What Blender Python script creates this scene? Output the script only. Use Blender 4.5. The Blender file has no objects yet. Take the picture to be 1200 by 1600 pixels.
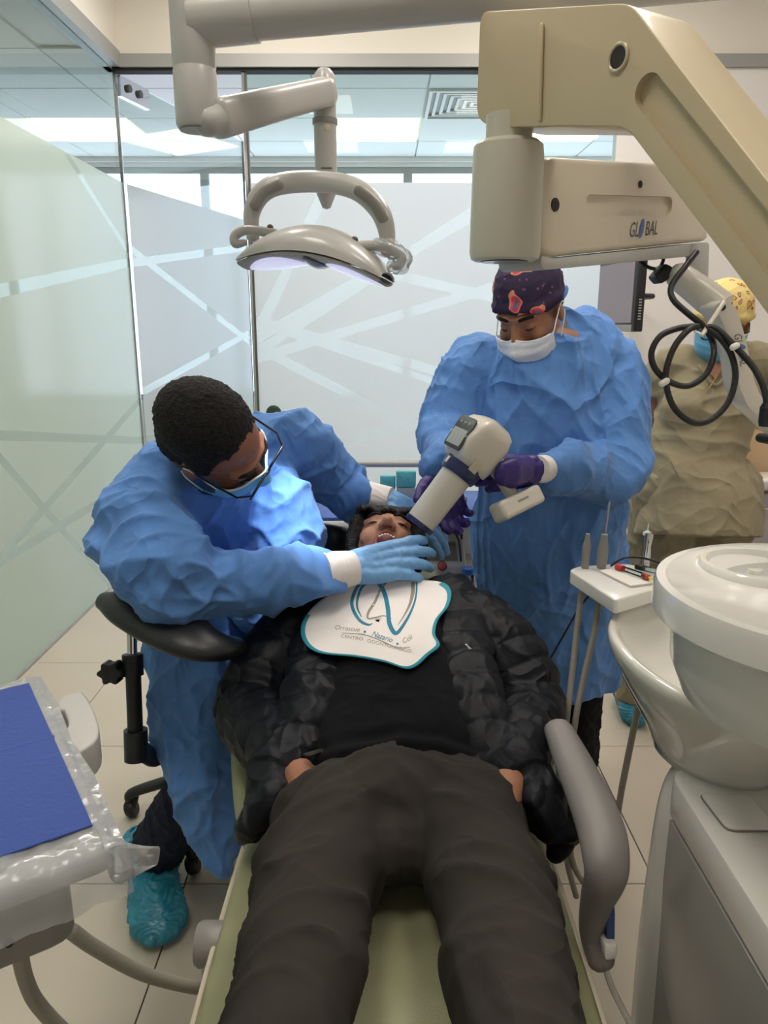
import bpy, bmesh, math, random
from mathutils import Vector as V, Matrix, noise
from mathutils.bvhtree import BVHTree
random.seed(7); noise.seed_set(12)
R = math.radians
S = bpy.context.scene
COL = S.collection

# ------------------------------------------------------------------ camera, world, exposure, large lights
FPX, CAMZ, PITCH = 1180.0, 1.5, R(14.0)
CP, SP = math.cos(PITCH), math.sin(PITCH)
cam_d = bpy.data.cameras.new('camera'); cam = bpy.data.objects.new('camera', cam_d); COL.objects.link(cam)
cam.location = (0, 0, CAMZ); cam.rotation_euler = (R(90) - PITCH, 0, 0)
cam_d.sensor_fit = 'VERTICAL'; cam_d.sensor_height = 32.0; cam_d.lens = 32.0 * FPX / 1600.0
cam_d.clip_start = 0.02
S.camera = cam
vs = S.view_settings
vs.view_transform = 'Standard'; vs.look = 'None'; vs.gamma = 1.0; vs.use_curve_mapping = False
vs.exposure = 0.12
wd = bpy.data.worlds.new('World'); S.world = wd; wd.use_nodes = True
wd.node_tree.nodes['Background'].inputs[0].default_value = (0.80, 0.88, 1.0, 1)
wd.node_tree.nodes['Background'].inputs[1].default_value = 1.0
WINDOW_E, PANEL_E, ROOM_E, LAMP_E = 3.2, 2.6, 15.0, 34.0
ROOM_PANELS = ((-.6, .5), (1.0, .5), (-.6, 2.2), (1.0, 2.2), (-.6, 3.9), (1.0, 3.9))

def W(px, py, t):
    """point seen at a pixel of the 1200x1600 photograph, t metres along the viewing axis"""
    xc, yc = (px - 600) / FPX, (800 - py) / FPX
    return V((xc * t, (CP + SP * yc) * t, CAMZ + (-SP + CP * yc) * t))
def WP(px, py, p0, nrm):
    """the same pixel met with a plane"""
    o = V((0, 0, CAMZ)); d = W(px, py, 1.0) - o
    return o + d * ((V(p0) - o).dot(V(nrm)) / d.dot(V(nrm)))
def WZ(px, py, z): return WP(px, py, (0, 0, z), (0, 0, 1))
def WY(px, py, y): return WP(px, py, (0, y, 0), (0, 1, 0))
def WX(px, py, x): return WP(px, py, (x, 0, 0), (1, 0, 0))

# ------------------------------------------------------------------ materials
def lin(c):
    if isinstance(c, str):
        c = tuple(int(c[i:i+2], 16) for i in (0, 2, 4))
    r = []
    for v in c[:3]:
        v = v / 255.0
        r.append(v / 12.92 if v <= .04045 else ((v + .055) / 1.055) ** 2.4)
    return (*r, 1)
MATS = {}
def M(name, c, rough=.5, metal=0, var=None, bump=None, coat=0, sheen=0, spec=.5, emit=0, alpha=1, trans=0, sss=0, stretch=(1, 1, 1)):
    m = bpy.data.materials.new(name); m.use_nodes = True; MATS[name] = m
    nt = m.node_tree; b = nt.nodes['Principled BSDF']; L = nt.links.new
    b.inputs['Base Color'].default_value = lin(c); b.inputs['Roughness'].default_value = rough
    b.inputs['Metallic'].default_value = metal; b.inputs['Specular IOR Level'].default_value = spec
    b.inputs['Coat Weight'].default_value = coat; b.inputs['Coat Roughness'].default_value = .08
    b.inputs['Sheen Weight'].default_value = sheen; b.inputs['Alpha'].default_value = alpha
    b.inputs['Transmission Weight'].default_value = trans
    if sss:
        b.inputs['Subsurface Weight'].default_value = sss
        b.inputs['Subsurface Radius'].default_value = (.02, .008, .004)
    if emit:
        b.inputs['Emission Color'].default_value = lin(c); b.inputs['Emission Strength'].default_value = emit
    tc = None
    def coords():
        t = nt.nodes.new('ShaderNodeTexCoord'); mp = nt.nodes.new('ShaderNodeMapping')
        mp.inputs['Scale'].default_value = stretch; L(t.outputs['Object'], mp.inputs[0]); return mp.outputs[0]
    if var:
        tc = coords()
        n = nt.nodes.new('ShaderNodeTexNoise'); n.inputs['Scale'].default_value = var[0]; n.inputs['Detail'].default_value = 4
        L(tc, n.inputs['Vector'])
        mx = nt.nodes.new('ShaderNodeMix'); mx.data_type = 'RGBA'
        k = var[1]; base = lin(c)
        mx.inputs['A'].default_value = (*[v * (1 - k) for v in base[:3]], 1)
        mx.inputs['B'].default_value = (*[min(1, v * (1 + k)) for v in base[:3]], 1)
        L(n.outputs['Fac'], mx.inputs['Factor']); L(mx.outputs['Result'], b.inputs['Base Color'])
    if bump:
        tc = tc or coords()
        n = nt.nodes.new('ShaderNodeTexNoise'); n.inputs['Scale'].default_value = bump[0]; n.inputs['Detail'].default_value = bump[2] if len(bump) > 2 else 3
        L(tc, n.inputs['Vector'])
        bp = nt.nodes.new('ShaderNodeBump'); bp.inputs['Strength'].default_value = bump[1]; bp.inputs['Distance'].default_value = .01
        L(n.outputs['Fac'], bp.inputs['Height']); L(bp.outputs[0], b.inputs['Normal'])
    return m
def cloth(name, c, creases=9.0, strength=.35, rough=.75, weave=900, var=.06, transl=0):
    """woven or non-woven fabric: sharp creases from stretched ridged noise, fine weave on top"""
    m = bpy.data.materials.new(name); m.use_nodes = True; MATS[name] = m
    nt = m.node_tree; b = nt.nodes['Principled BSDF']; L = nt.links.new
    b.inputs['Roughness'].default_value = rough; b.inputs['Sheen Weight'].default_value = .12 if max(lin(c)[:3]) > .06 else 0; b.inputs['Specular IOR Level'].default_value = .25
    t = nt.nodes.new('ShaderNodeTexCoord')
    n0 = nt.nodes.new('ShaderNodeTexNoise'); n0.inputs['Scale'].default_value = 4; L(t.outputs['Object'], n0.inputs[0])
    add = nt.nodes.new('ShaderNodeMixRGB'); add.blend_type = 'ADD'; add.inputs[0].default_value = .25
    L(t.outputs['Object'], add.inputs[1]); L(n0.outputs['Color'], add.inputs[2])
    vo = nt.nodes.new('ShaderNodeTexNoise'); vo.inputs['Scale'].default_value = creases * .55; vo.inputs['Detail'].default_value = 1; vo.inputs['Distortion'].default_value = 1.2; L(add.outputs[0], vo.inputs['Vector'])
    m0 = nt.nodes.new('ShaderNodeMath'); m0.operation = 'MULTIPLY_ADD'; L(vo.outputs['Fac'], m0.inputs[0]); m0.inputs[1].default_value = 2.6; m0.inputs[2].default_value = -1.3
    m1 = nt.nodes.new('ShaderNodeMath'); m1.operation = 'ABSOLUTE'; L(m0.outputs[0], m1.inputs[0])
    m2 = nt.nodes.new('ShaderNodeMath'); m2.operation = 'SUBTRACT'; m2.inputs[0].default_value = 1; m2.use_clamp = True; L(m1.outputs[0], m2.inputs[1])
    mr = nt.nodes.new('ShaderNodeMath'); mr.operation = 'POWER'; L(m2.outputs[0], mr.inputs[0]); mr.inputs[1].default_value = 3.0
    n1 = nt.nodes.new('ShaderNodeTexNoise'); n1.inputs['Scale'].default_value = creases * 1.2; n1.inputs['Detail'].default_value = 3; n1.inputs['Distortion'].default_value = .8; L(t.outputs['Object'], n1.inputs[0])
    ma = nt.nodes.new('ShaderNodeMath'); ma.operation = 'MULTIPLY_ADD'; L(mr.outputs[0], ma.inputs[0]); ma.inputs[1].default_value = 1.1; L(n1.outputs['Fac'], ma.inputs[2])
    b1 = nt.nodes.new('ShaderNodeBump'); b1.inputs['Strength'].default_value = strength; b1.inputs['Distance'].default_value = .02; L(ma.outputs[0], b1.inputs['Height'])
    n2 = nt.nodes.new('ShaderNodeTexNoise'); n2.inputs['Scale'].default_value = weave; L(t.outputs['Object'], n2.inputs[0])
    b2 = nt.nodes.new('ShaderNodeBump'); b2.inputs['Strength'].default_value = .12; b2.inputs['Distance'].default_value = .001
    L(n2.outputs['Fac'], b2.inputs['Height']); L(b1.outputs[0], b2.inputs['Normal']); L(b2.outputs[0], b.inputs['Normal'])
    base = lin(c); mx = nt.nodes.new('ShaderNodeMix'); mx.data_type = 'RGBA'
    mx.inputs['A'].default_value = (*[v * (1 - var) for v in base[:3]], 1); mx.inputs['B'].default_value = (*[min(1, v * (1 + var)) for v in base[:3]], 1)
    L(n1.outputs['Fac'], mx.inputs['Factor']); L(mx.outputs['Result'], b.inputs['Base Color'])
    if transl:
        tr = nt.nodes.new('ShaderNodeBsdfTranslucent'); tr.inputs[0].default_value = base; sh = nt.nodes.new('ShaderNodeMixShader'); sh.inputs[0].default_value = transl
        L(b.outputs[0], sh.inputs[1]); L(tr.outputs[0], sh.inputs[2]); L(sh.outputs[0], nt.nodes['Material Output'].inputs[0])
    return m
def clear(name, tint, rough=.02, refl=1.0, fres=1.45, crinkle=0, haze=0):
    """thin clear sheet: transparent with a Fresnel reflection"""
    m = bpy.data.materials.new(name); m.use_nodes = True; MATS[name] = m
    nt = m.node_tree; L = nt.links.new; nt.nodes.remove(nt.nodes['Principled BSDF'])
    tr = nt.nodes.new('ShaderNodeBsdfTransparent'); tr.inputs[0].default_value = lin(tint)
    gl = nt.nodes.new('ShaderNodeBsdfGlossy'); gl.inputs['Roughness'].default_value = rough
    fr = nt.nodes.new('ShaderNodeFresnel'); fr.inputs[0].default_value = fres
    ml = nt.nodes.new('ShaderNodeMath'); ml.operation = 'MULTIPLY'; ml.inputs[1].default_value = refl; L(fr.outputs[0], ml.inputs[0])
    if haze:
        df = nt.nodes.new('ShaderNodeBsdfDiffuse'); df.inputs[0].default_value = lin('F2F2F2'); hz = nt.nodes.new('ShaderNodeMixShader'); hz.inputs[0].default_value = haze
        L(tr.outputs[0], hz.inputs[1]); L(df.outputs[0], hz.inputs[2]); under = hz
    else: under = tr
    mx = nt.nodes.new('ShaderNodeMixShader'); L(ml.outputs[0], mx.inputs[0]); L(under.outputs[0], mx.inputs[1]); L(gl.outputs[0], mx.inputs[2])
    if crinkle:
        t = nt.nodes.new('ShaderNodeTexCoord'); n = nt.nodes.new('ShaderNodeTexNoise'); n.inputs['Scale'].default_value = crinkle; n.inputs['Detail'].default_value = 3
        L(t.outputs['Object'], n.inputs[0]); bp = nt.nodes.new('ShaderNodeBump'); bp.inputs['Strength'].default_value = .9; bp.inputs['Distance'].default_value = .02
        L(n.outputs['Fac'], bp.inputs['Height']); L(bp.outputs[0], gl.inputs['Normal']); L(bp.outputs[0], fr.inputs['Normal'])
    L(mx.outputs[0], nt.nodes['Material Output'].inputs[0]); return m
def film(name, c, stripes, transl=.5, gloss=.06, open_=1.0):
    """frosted adhesive film cut with clear stripes; stripes: (normal, offset, half width) in object space"""
    m = bpy.data.materials.new(name); m.use_nodes = True; MATS[name] = m
    nt = m.node_tree; L = nt.links.new; nt.nodes.remove(nt.nodes['Principled BSDF'])
    t = nt.nodes.new('ShaderNodeTexCoord')
    df = nt.nodes.new('ShaderNodeBsdfDiffuse'); df.inputs[0].default_value = lin(c)
    tl = nt.nodes.new('ShaderNodeBsdfTranslucent'); tl.inputs[0].default_value = lin(c)
    gl = nt.nodes.new('ShaderNodeBsdfGlossy'); gl.inputs['Roughness'].default_value = .12
    tr = nt.nodes.new('ShaderNodeBsdfTransparent'); tr.inputs[0].default_value = (.93, .95, .94, 1)
    m1 = nt.nodes.new('ShaderNodeMixShader'); m1.inputs[0].default_value = transl; L(df.outputs[0], m1.inputs[1]); L(tl.outputs[0], m1.inputs[2])
    m2 = nt.nodes.new('ShaderNodeMixShader'); m2.inputs[0].default_value = gloss; L(m1.outputs[0], m2.inputs[1]); L(gl.outputs[0], m2.inputs[2])
    fac = None
    for nrm, off, hw in stripes:
        d = nt.nodes.new('ShaderNodeVectorMath'); d.operation = 'DOT_PRODUCT'; L(t.outputs['Object'], d.inputs[0]); d.inputs[1].default_value = nrm
        s = nt.nodes.new('ShaderNodeMath'); s.operation = 'SUBTRACT'; L(d.outputs['Value'], s.inputs[0]); s.inputs[1].default_value = off
        a = nt.nodes.new('ShaderNodeMath'); a.operation = 'ABSOLUTE'; L(s.outputs[0], a.inputs[0])
        g = nt.nodes.new('ShaderNodeMath'); g.operation = 'LESS_THAN'; L(a.outputs[0], g.inputs[0]); g.inputs[1].default_value = hw
        if fac is None: fac = g.outputs[0]
        else:
            mx = nt.nodes.new('ShaderNodeMath'); mx.operation = 'MAXIMUM'; L(fac, mx.inputs[0]); L(g.outputs[0], mx.inputs[1]); fac = mx.outputs[0]
    m3 = nt.nodes.new('ShaderNodeMixShader'); L(m2.outputs[0], m3.inputs[1]); L(tr.outputs[0], m3.inputs[2])
    if fac:
        op = nt.nodes.new('ShaderNodeMath'); op.operation = 'MULTIPLY'; op.inputs[1].default_value = open_; L(fac, op.inputs[0]); L(op.outputs[0], m3.inputs[0])
    else: m3.inputs[0].default_value = 0
    L(m3.outputs[0], nt.nodes['Material Output'].inputs[0]); return m
def emitter(name, c, e):
    m = bpy.data.materials.new(name); m.use_nodes = True; MATS[name] = m
    nt = m.node_tree; b = nt.nodes['Principled BSDF']
    b.inputs['Base Color'].default_value = lin(c); b.inputs['Emission Color'].default_value = lin(c); b.inputs['Emission Strength'].default_value = e
    return m
def paisley(name, ground, cols, scale=26):
    """printed cotton: dark or pale ground with curled blotches and rings"""
    m = bpy.data.materials.new(name); m.use_nodes = True; MATS[name] = m
    nt = m.node_tree; b = nt.nodes['Principled BSDF']; L = nt.links.new; b.inputs['Roughness'].default_value = .8
    t = nt.nodes.new('ShaderNodeTexCoord')
    n0 = nt.nodes.new('ShaderNodeTexNoise'); n0.inputs['Scale'].default_value = 14; L(t.outputs['Object'], n0.inputs[0])
    wp = nt.nodes.new('ShaderNodeMixRGB'); wp.blend_type = 'ADD'; wp.inputs[0].default_value = .07; L(t.outputs['Object'], wp.inputs[1]); L(n0.outputs['Color'], wp.inputs[2])
    vo = nt.nodes.new('ShaderNodeTexVoronoi'); vo.inputs['Scale'].default_value = scale; L(wp.outputs[0], vo.inputs['Vector'])
    r1 = nt.nodes.new('ShaderNodeValToRGB'); L(vo.outputs['Distance'], r1.inputs[0]); cr = r1.color_ramp; cr.interpolation = 'CONSTANT'
    stops = [(0, cols[0]), (.12, cols[1]), (.26, cols[2]), (.34, ground)]
    cr.elements[0].position = 0; cr.elements[0].color = lin(stops[0][1]); cr.elements[1].position = stops[1][0]; cr.elements[1].color = lin(stops[1][1])
    for p, c in stops[2:]: e = cr.elements.new(p); e.color = lin(c)
    sp = nt.nodes.new('ShaderNodeSeparateColor'); L(vo.outputs['Color'], sp.inputs[0])
    gt = nt.nodes.new('ShaderNodeMath'); gt.operation = 'GREATER_THAN'; L(sp.outputs[0], gt.inputs[0]); gt.inputs[1].default_value = .33
    v2 = nt.nodes.new('ShaderNodeTexVoronoi'); v2.inputs['Scale'].default_value = scale * 3.4; L(t.outputs['Object'], v2.inputs['Vector'])
    r2 = nt.nodes.new('ShaderNodeValToRGB'); L(v2.outputs['Distance'], r2.inputs[0]); c2 = r2.color_ramp; c2.interpolation = 'CONSTANT'
    c2.elements[0].color = lin(cols[3]); c2.elements[1].position = .2; c2.elements[1].color = lin(ground)
    mx = nt.nodes.new('ShaderNodeMix'); mx.data_type = 'RGBA'; L(gt.outputs[0], mx.inputs['Factor']); L(r2.outputs[0], mx.inputs['A']); L(r1.outputs[0], mx.inputs['B'])
    L(mx.outputs['Result'], b.inputs['Base Color']); return m

M('white_wall', 'F1EDEA', .85, var=(2.5, .03)); M('cream_wall', 'F1EBDF', .85, var=(1.5, .03))
M('tile', 'CCC1B0', .22, var=(3, .06), bump=(60, .02)); M('grout', '4A423A', .9)
M('ceiling_tile', 'E6E6E4', .9, bump=(300, .25)); M('ceiling_grid', 'C9C9C6', .6); M('aluminium', 'A9AAA7', .5, .25); M('dark_gap', '2B2A29', .8)
M('chrome', 'D8D8DA', .08, 1); M('steel', 'A8A9AB', .25, 1)
clear('pane_glass', 'E9F1EC', .01, .3); clear('plastic_wrap', 'F6F8FA', .16, .75, 1.4, 13, .22); clear('cup_glass', 'E2F2F0', .02, 1.2)
M('light_grey_plastic', 'BBB9B5', .33, coat=.3, var=(4, .03)); M('grey_plastic', '8E8B86', .4, var=(5, .04)); M('dark_grey_plastic', '55534F', .45, var=(5, .05))
M('beige_plastic', 'C4B594', .38, coat=.25, var=(2.2, .05), bump=(240, .03)); M('beige_plastic_pale', 'CDC2AD', .38, coat=.2, var=(2.5, .04), bump=(240, .03)); M('pale_stone_plastic', 'C5C2B2', .4, coat=.2, var=(2.5, .04), bump=(240, .03))
M('warm_white_plastic', 'DAD4C6', .28, coat=.4, var=(3, .03)); M('bright_white_plastic', 'E8E6E0', .16, coat=.6); M('grey_white_plastic', 'B3B3AE', .4)
M('ceramic', 'E4E2D8', .08, coat=.8); M('unit_panel', '8F8E8A', .2, coat=.35, var=(2, .04))
M('olive_vinyl', '949572', .38, var=(3, .05), bump=(350, .08)); M('armrest_grey', '85807E', .42, var=(4, .05), bump=(400, .05))
M('black_vinyl', '1B1C1F', .38, bump=(300, .08)); M('black_plastic', '17181A', .42, bump=(200, .05)); M('black_rubber', '121214', .5); M('black_metal', '202124', .35, .5)
M('blue_lever', '35528A', .4); M('hose_grey', '9C978C', .5, bump=(90, .05)); M('hose_dark', '1E1D1E', .45, bump=(150, .15))
cloth('gown_blue', '5A88C8', 7, .5, .8, 1400, .06); cloth('scrub_beige', '948A70', 7, .3, .85, 700); cloth('scrub_navy', '1E2433', 9, .4, .85, 700); cloth('trouser_charcoal', '37332F', 7, .3, .9, 800, .12); cloth('trouser_black', '17171B', 8, .4, .9, 700)
cloth('puffer_black', '10131A', 12, .3, .5, 500, .1); cloth('tee_black', '0D0E12', 6, .25, .95, 900); cloth('knit_cuff', 'E8E2DE', 30, .15, .9, 500)
M('skin_dark', '8A5A42', .5, sss=.12, var=(25, .08), bump=(180, .08)); M('skin_warm', 'A47258', .48, sss=.12, var=(25, .07), bump=(180, .08)); M('skin_tan', '98694F', .5, sss=.12, var=(25, .07), bump=(180, .08))
M('lip', '8A4740', .4, sss=.1); M('eye_line', '1C1412', .6); M('tooth', 'E9E2CF', .25); M('mouth_dark', '6B2E2B', .5)
M('hair_black', '0C0A09', .55, var=(60, .4), bump=(260, .5, 6), spec=.3, stretch=(1, .25, 1)); M('hair_dark_brown', '120E0C', .62, var=(60, .4), bump=(300, .8, 6), spec=.3)
M('glove_blue', '74A9DE', .42, bump=(60, .12), sss=.05); M('glove_purple', '3A2A78', .42, bump=(60, .15))
cloth('mask_white', 'DDE3EC', 40, .08, .9, 900); cloth('mask_blue', '6FB4D8', 40, .08, .9, 900); M('mask_edge', 'EDF0F2', .9)
M('shoe_cover', '2E8CA6', .35, var=(30, .15), bump=(90, .35), coat=.2); M('shoe_black', '141416', .5)
M('navy_plastic', '1C2A5C', .35, coat=.3); M('screen_grey', 'A9ADAA', .15, coat=.5); M('screen_black', '2A2B30', .2, coat=.5); M('screen_mauve', '85767F', .35, coat=.1)
M('bib_white', 'EEE9E6', .75, var=(8, .03), bump=(14, .25)); M('bib_teal', '2A93AA', .65); M('print_teal', '1F7F9F', .7); M('print_grey', '9A928A', .7); M('print_dark', '55565C', .7)
M('blue_paper', '3A5298', .85, bump=(160, .25), var=(40, .05)); M('teal_pack', '5FB3BE', .5, bump=(50, .3)); M('pack_grey', '93A0A6', .5, bump=(60, .3)); M('lead_blue', '3F5FA8', .45)
M('red_plastic', 'D23A3A', .35); M('yellow_plastic', 'D9CF4A', .4); M('dark_red', '7A2B2E', .35); M('cap_blue', '2F5EA8', .35); M('green_dark', '2C4030', .7)
M('gold', 'C9A86A', .25, 1); M('lens_glow', 'C9CBEA', .1, emit=.7); M('lens_dark', '6F7488', .08, coat=.6)
M('wood_pale', 'CDB08C', .6, var=(6, .08)); M('lavender_front', 'B7B2B8', .4); M('paper_white', 'E8E4DD', .8)
paisley('cap_paisley', '2A1C3E', ('44708A', 'D8475E', 'E08A70', '7A4A7E'), 18); paisley('cap_floral', 'E3CC86', ('B23A4A', 'D9A23A', '7A3A6A', 'C85A4A'), 34)
emitter('panel_light', 'FFF6DC', PANEL_E); emitter('window_day', 'DCE6FF', WINDOW_E); emitter('room_panel_light', 'FFF7EC', ROOM_E)

# ------------------------------------------------------------------ mesh helpers
def cr(pts, k=6, closed=False):
    """Catmull-Rom through points (tuples of any length)"""
    pts = [V(p) for p in pts]; n = len(pts); out = []
    for i in range(n if closed else n - 1):
        if closed: a, b, c, d = pts[i - 1], pts[i], pts[(i + 1) % n], pts[(i + 2) % n]
        else: a, b, c, d = pts[max(i - 1, 0)], pts[i], pts[i + 1], pts[min(i + 2, n - 1)]
        for j in range(k):
            t = j / k
            out.append(.5 * ((2 * b) + (c - a) * t + (2 * a - 5 * b + 4 * c - d) * t * t + (3 * b - a - 3 * c + d) * t ** 3))
    if not closed: out.append(pts[-1])
    return out
def frame(t, up):
    t = V(t).normalized(); s = t.cross(V(up))
    if s.length < 1e-4: s = t.cross(V((1, 0, .01)))
    s.normalize(); return s, s.cross(t)
def basis(f, u):
    """matrix with columns left, forward, up"""
    f = V(f).normalized(); u = V(u); u = (u - f * u.dot(f)).normalized(); l = u.cross(f)
    return Matrix((l, f, u)).transposed()
class G:
    def __init__(s): s.v = []; s.f = []
    def add(s, vs, fs):
        o = len(s.v); s.v += [V(p) for p in vs]; s.f += [tuple(i + o for i in f) for f in fs]; return s
    def rings(s, rings, cap=True, closed=False, wrap=True):
        n = len(rings[0]); fs = []; m = len(rings)
        for i in range(m if closed else m - 1):
            for j in range(n if wrap else n - 1):
                a, b = i * n + j, i * n + (j + 1) % n; c, d = ((i + 1) % m) * n + (j + 1) % n, ((i + 1) % m) * n + j
                fs.append((a, b, c, d))
        if cap and not closed: fs.append(tuple(range(n - 1, -1, -1))); fs.append(tuple((m - 1) * n + j for j in range(n)))
        return s.add([p for r in rings for p in r], fs)
    def tube(s, pts, rad, n=16, up=None, k=0, round_ends=True, closed=False, fold=None):
        """swept ellipse; rad per point: r or (side, up)"""
        pts = [V(p) for p in pts]
        if not isinstance(rad, (list, tuple)): rad = [rad] * len(pts)
        rad = [(r, r) if not isinstance(r, (tuple, list)) else r for r in rad]
        if k:
            q = cr([(*p, *r) for p, r in zip([tuple(p) for p in pts], rad)], k, closed)
            pts = [V(a[:3]) for a in q]; rad = [(a[3], a[4]) for a in q]
        if round_ends and not closed:
            def extra(p, d, r):
                m = min(r); o = []
                for w in (.45, .8, .97): o.append((p + d * m * .9 * w, (r[0] * math.sqrt(1 - w * w), r[1] * math.sqrt(1 - w * w))))
                return o
            e0 = extra(pts[0], (pts[0] - pts[1]).normalized(), rad[0]); e1 = extra(pts[-1], (pts[-1] - pts[-2]).normalized(), rad[-1])
            pts = [a for a, _ in reversed(e0)] + pts + [a for a, _ in e1]; rad = [b for _, b in reversed(e0)] + rad + [b for _, b in e1]
        rs = []; prev = None; m = len(pts)
        for i, p in enumerate(pts):
            if closed: t = pts[(i + 1) % m] - pts[i - 1]
            else: t = pts[min(i + 1, m - 1)] - pts[max(i - 1, 0)]
            t.normalize()
            if up is not None: sd, u = frame(t, up)
            else:
                if prev is None: sd, u = frame(t, (0, 0, 1) if abs(t.z) < .9 else (0, 1, 0))
                else: sd = (prev - t * prev.dot(t)).normalized(); u = sd.cross(t)
                prev = sd
            a, b = rad[i]; ring = []
            for j in range(n):
                th = 2 * math.pi * j / n; q = 1.0 if not fold else 1 + fold(i / max(1, m - 1), th)
                ring.append(p + sd * (a * q * math.cos(th)) + u * (b * q * math.sin(th)))
            rs.append(ring)
        return s.rings(rs, True, closed)
    def ball(s, c, r, rot=None, n=20, m=12):
        r = (r, r, r) if not isinstance(r, (tuple, list)) else r; rot = rot or Matrix.Identity(3); c = V(c); rs = []
        for i in range(1, m):
            ph = math.pi * i / m
            rs.append([c + rot @ V((r[0] * math.sin(ph) * math.cos(2 * math.pi * j / n), r[1] * math.sin(ph) * math.sin(2 * math.pi * j / n), r[2] * math.cos(ph))) for j in range(n)])
        return s.rings(rs, True)
    def box(s, c, size, rot=None):
        rot = rot or Matrix.Identity(3); c = V(c); h = [x / 2 for x in size]
        vs = [c + rot @ V((x * h[0], y * h[1], z * h[2])) for x in (-1, 1) for y in (-1, 1) for z in (-1, 1)]
        return s.add(vs, [(0, 1, 3, 2), (4, 6, 7, 5), (0, 4, 5, 1), (2, 3, 7, 6), (0, 2, 6, 4), (1, 5, 7, 3)])
    def lathe(s, prof, c=(0, 0, 0), rot=None, n=32, sq=(1, 1), cap=True):
        rot = rot or Matrix.Identity(3); c = V(c)
        return s.rings([[c + rot @ V((r * sq[0] * math.cos(2 * math.pi * j / n), r * sq[1] * math.sin(2 * math.pi * j / n), z)) for j in range(n)] for r, z in prof], cap)
    def cyl(s, a, b, r, r2=None, n=24):
        return s.tube([a, b], [r, r if r2 is None else r2], n, round_ends=False)
    def prism(s, pts, ext):
        """closed outline (3D, one plane) pushed along ext"""
        pts = [V(p) for p in pts]; n = len(pts); e = V(ext)
        fs = [tuple(range(n)), tuple(range(2 * n - 1, n - 1, -1))] + [(j, n + j, n + (j + 1) % n, (j + 1) % n) for j in range(n)]
        return s.add(pts + [p + e for p in pts], fs)
    def mesh(s, name):
        me = bpy.data.meshes.new(name); me.from_pydata([tuple(p) for p in s.v], [], s.f)
        bm = bmesh.new(); bm.from_mesh(me); bmesh.ops.recalc_face_normals(bm, faces=bm.faces[:]); bm.to_mesh(me); bm.free(); me.update(); return me
def setp(o, parent):
    if parent is not None:
        o.parent = parent; top = parent
        mw = Matrix.Identity(4)
        while top is not None: mw = top.matrix_basis @ mw if top.parent is None else top.matrix_parent_inverse @ top.matrix_basis @ mw; top = top.parent
        o.matrix_parent_inverse = mw.inverted()
def finish(name, me, mat, parent, smooth=True, angle=40):
    o = bpy.data.objects.new(name, me); COL.objects.link(o)
    me.materials.clear(); me.materials.append(MATS[mat])
    if smooth:
        me.polygons.foreach_set('use_smooth', [True] * len(me.polygons))
        if angle < 180: me.set_sharp_from_angle(angle=R(angle))
    setp(o, parent); return o
def evald(me, *mods):
    o = bpy.data.objects.new('temporary', me); COL.objects.link(o)
    for kind, props in mods:
        md = o.modifiers.new(kind, kind)
        for k, v in props.items(): setattr(md, k, v)
    dg = bpy.context.evaluated_depsgraph_get(); out = bpy.data.meshes.new_from_object(o.evaluated_get(dg))
    bpy.data.objects.remove(o); return out
def part(g, name, mat, parent=None, bevel=0, seg=2, smooth=True, angle=40):
    me = g.mesh(name)
    if bevel: me = evald(me, ('BEVEL', dict(width=bevel, segments=seg, limit_method='ANGLE', angle_limit=R(35)))); me.name = name
    return finish(name, me, mat, parent, smooth, angle)
def blob(g, name, mat, parent=None, vox=.006, it=6, disp=None, keep=False):
    me = g.mesh(name)
    me = evald(me, ('REMESH', dict(mode='VOXEL', voxel_size=vox)), ('SMOOTH', dict(factor=.5, iterations=it))); me.name = name
    if disp:
        nr = [v.normal.copy() for v in me.vertices]
        for v, n in zip(me.vertices, nr): v.co = v.co + n * disp(v.co, n)
        me.update()
    return finish(name, me, mat, parent, True, 180)
def sheet(name, grid, mat, parent=None, thick=.003, wrap=False):
    g = G(); g.rings(grid, cap=False, wrap=wrap); me = g.mesh(name)
    if thick: me = evald(me, ('SOLIDIFY', dict(thickness=thick, offset=0))); me.name = name
    return finish(name, me, mat, parent, True, 60)
def cut(o, g):
    me2 = g.mesh('cutter'); c = bpy.data.objects.new('cutter', me2); COL.objects.link(c)
    md = o.modifiers.new('b', 'BOOLEAN'); md.object = c; md.operation = 'DIFFERENCE'; md.solver = 'EXACT'
    dg = bpy.context.evaluated_depsgraph_get(); me = bpy.data.meshes.new_from_object(o.evaluated_get(dg)); o.modifiers.clear(); o.data = me
    bpy.data.objects.remove(c)
    me.polygons.foreach_set('use_smooth', [True] * len(me.polygons)); me.set_sharp_from_angle(angle=R(40))
def tag(o, label, cat, group=None):
    o['label'] = label; o['category'] = cat
    if group: o['group'] = group
    return o
def thing(name, label, cat, loc=(0, 0, 0), group=None):
    o = bpy.data.objects.new(name, None); COL.objects.link(o); o.empty_display_size = .05; o.location = loc; return tag(o, label, cat, group)
def struct(o): o['kind'] = 'structure'; return o
def copy_tree(o, parent=None):
    c = o.copy(); COL.objects.link(c)
    if parent is not None: c.parent = parent
    for ch in list(o.children): copy_tree(ch, c)
    return c
def txt(s, size=1.0, shear=0, ext=0, sx=1.0):
    cu = bpy.data.curves.new('t', 'FONT'); cu.body = s; cu.size = size; cu.shear = shear; cu.align_x = 'LEFT'; cu.resolution_u = 3
    o = bpy.data.objects.new('t', cu); COL.objects.link(o); dg = bpy.context.evaluated_depsgraph_get()
    me = bpy.data.meshes.new_from_object(o.evaluated_get(dg)); bpy.data.objects.remove(o)
    return [(v.co.x * sx, v.co.y) for v in me.vertices], [tuple(p.vertices) for p in me.polygons]
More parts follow.
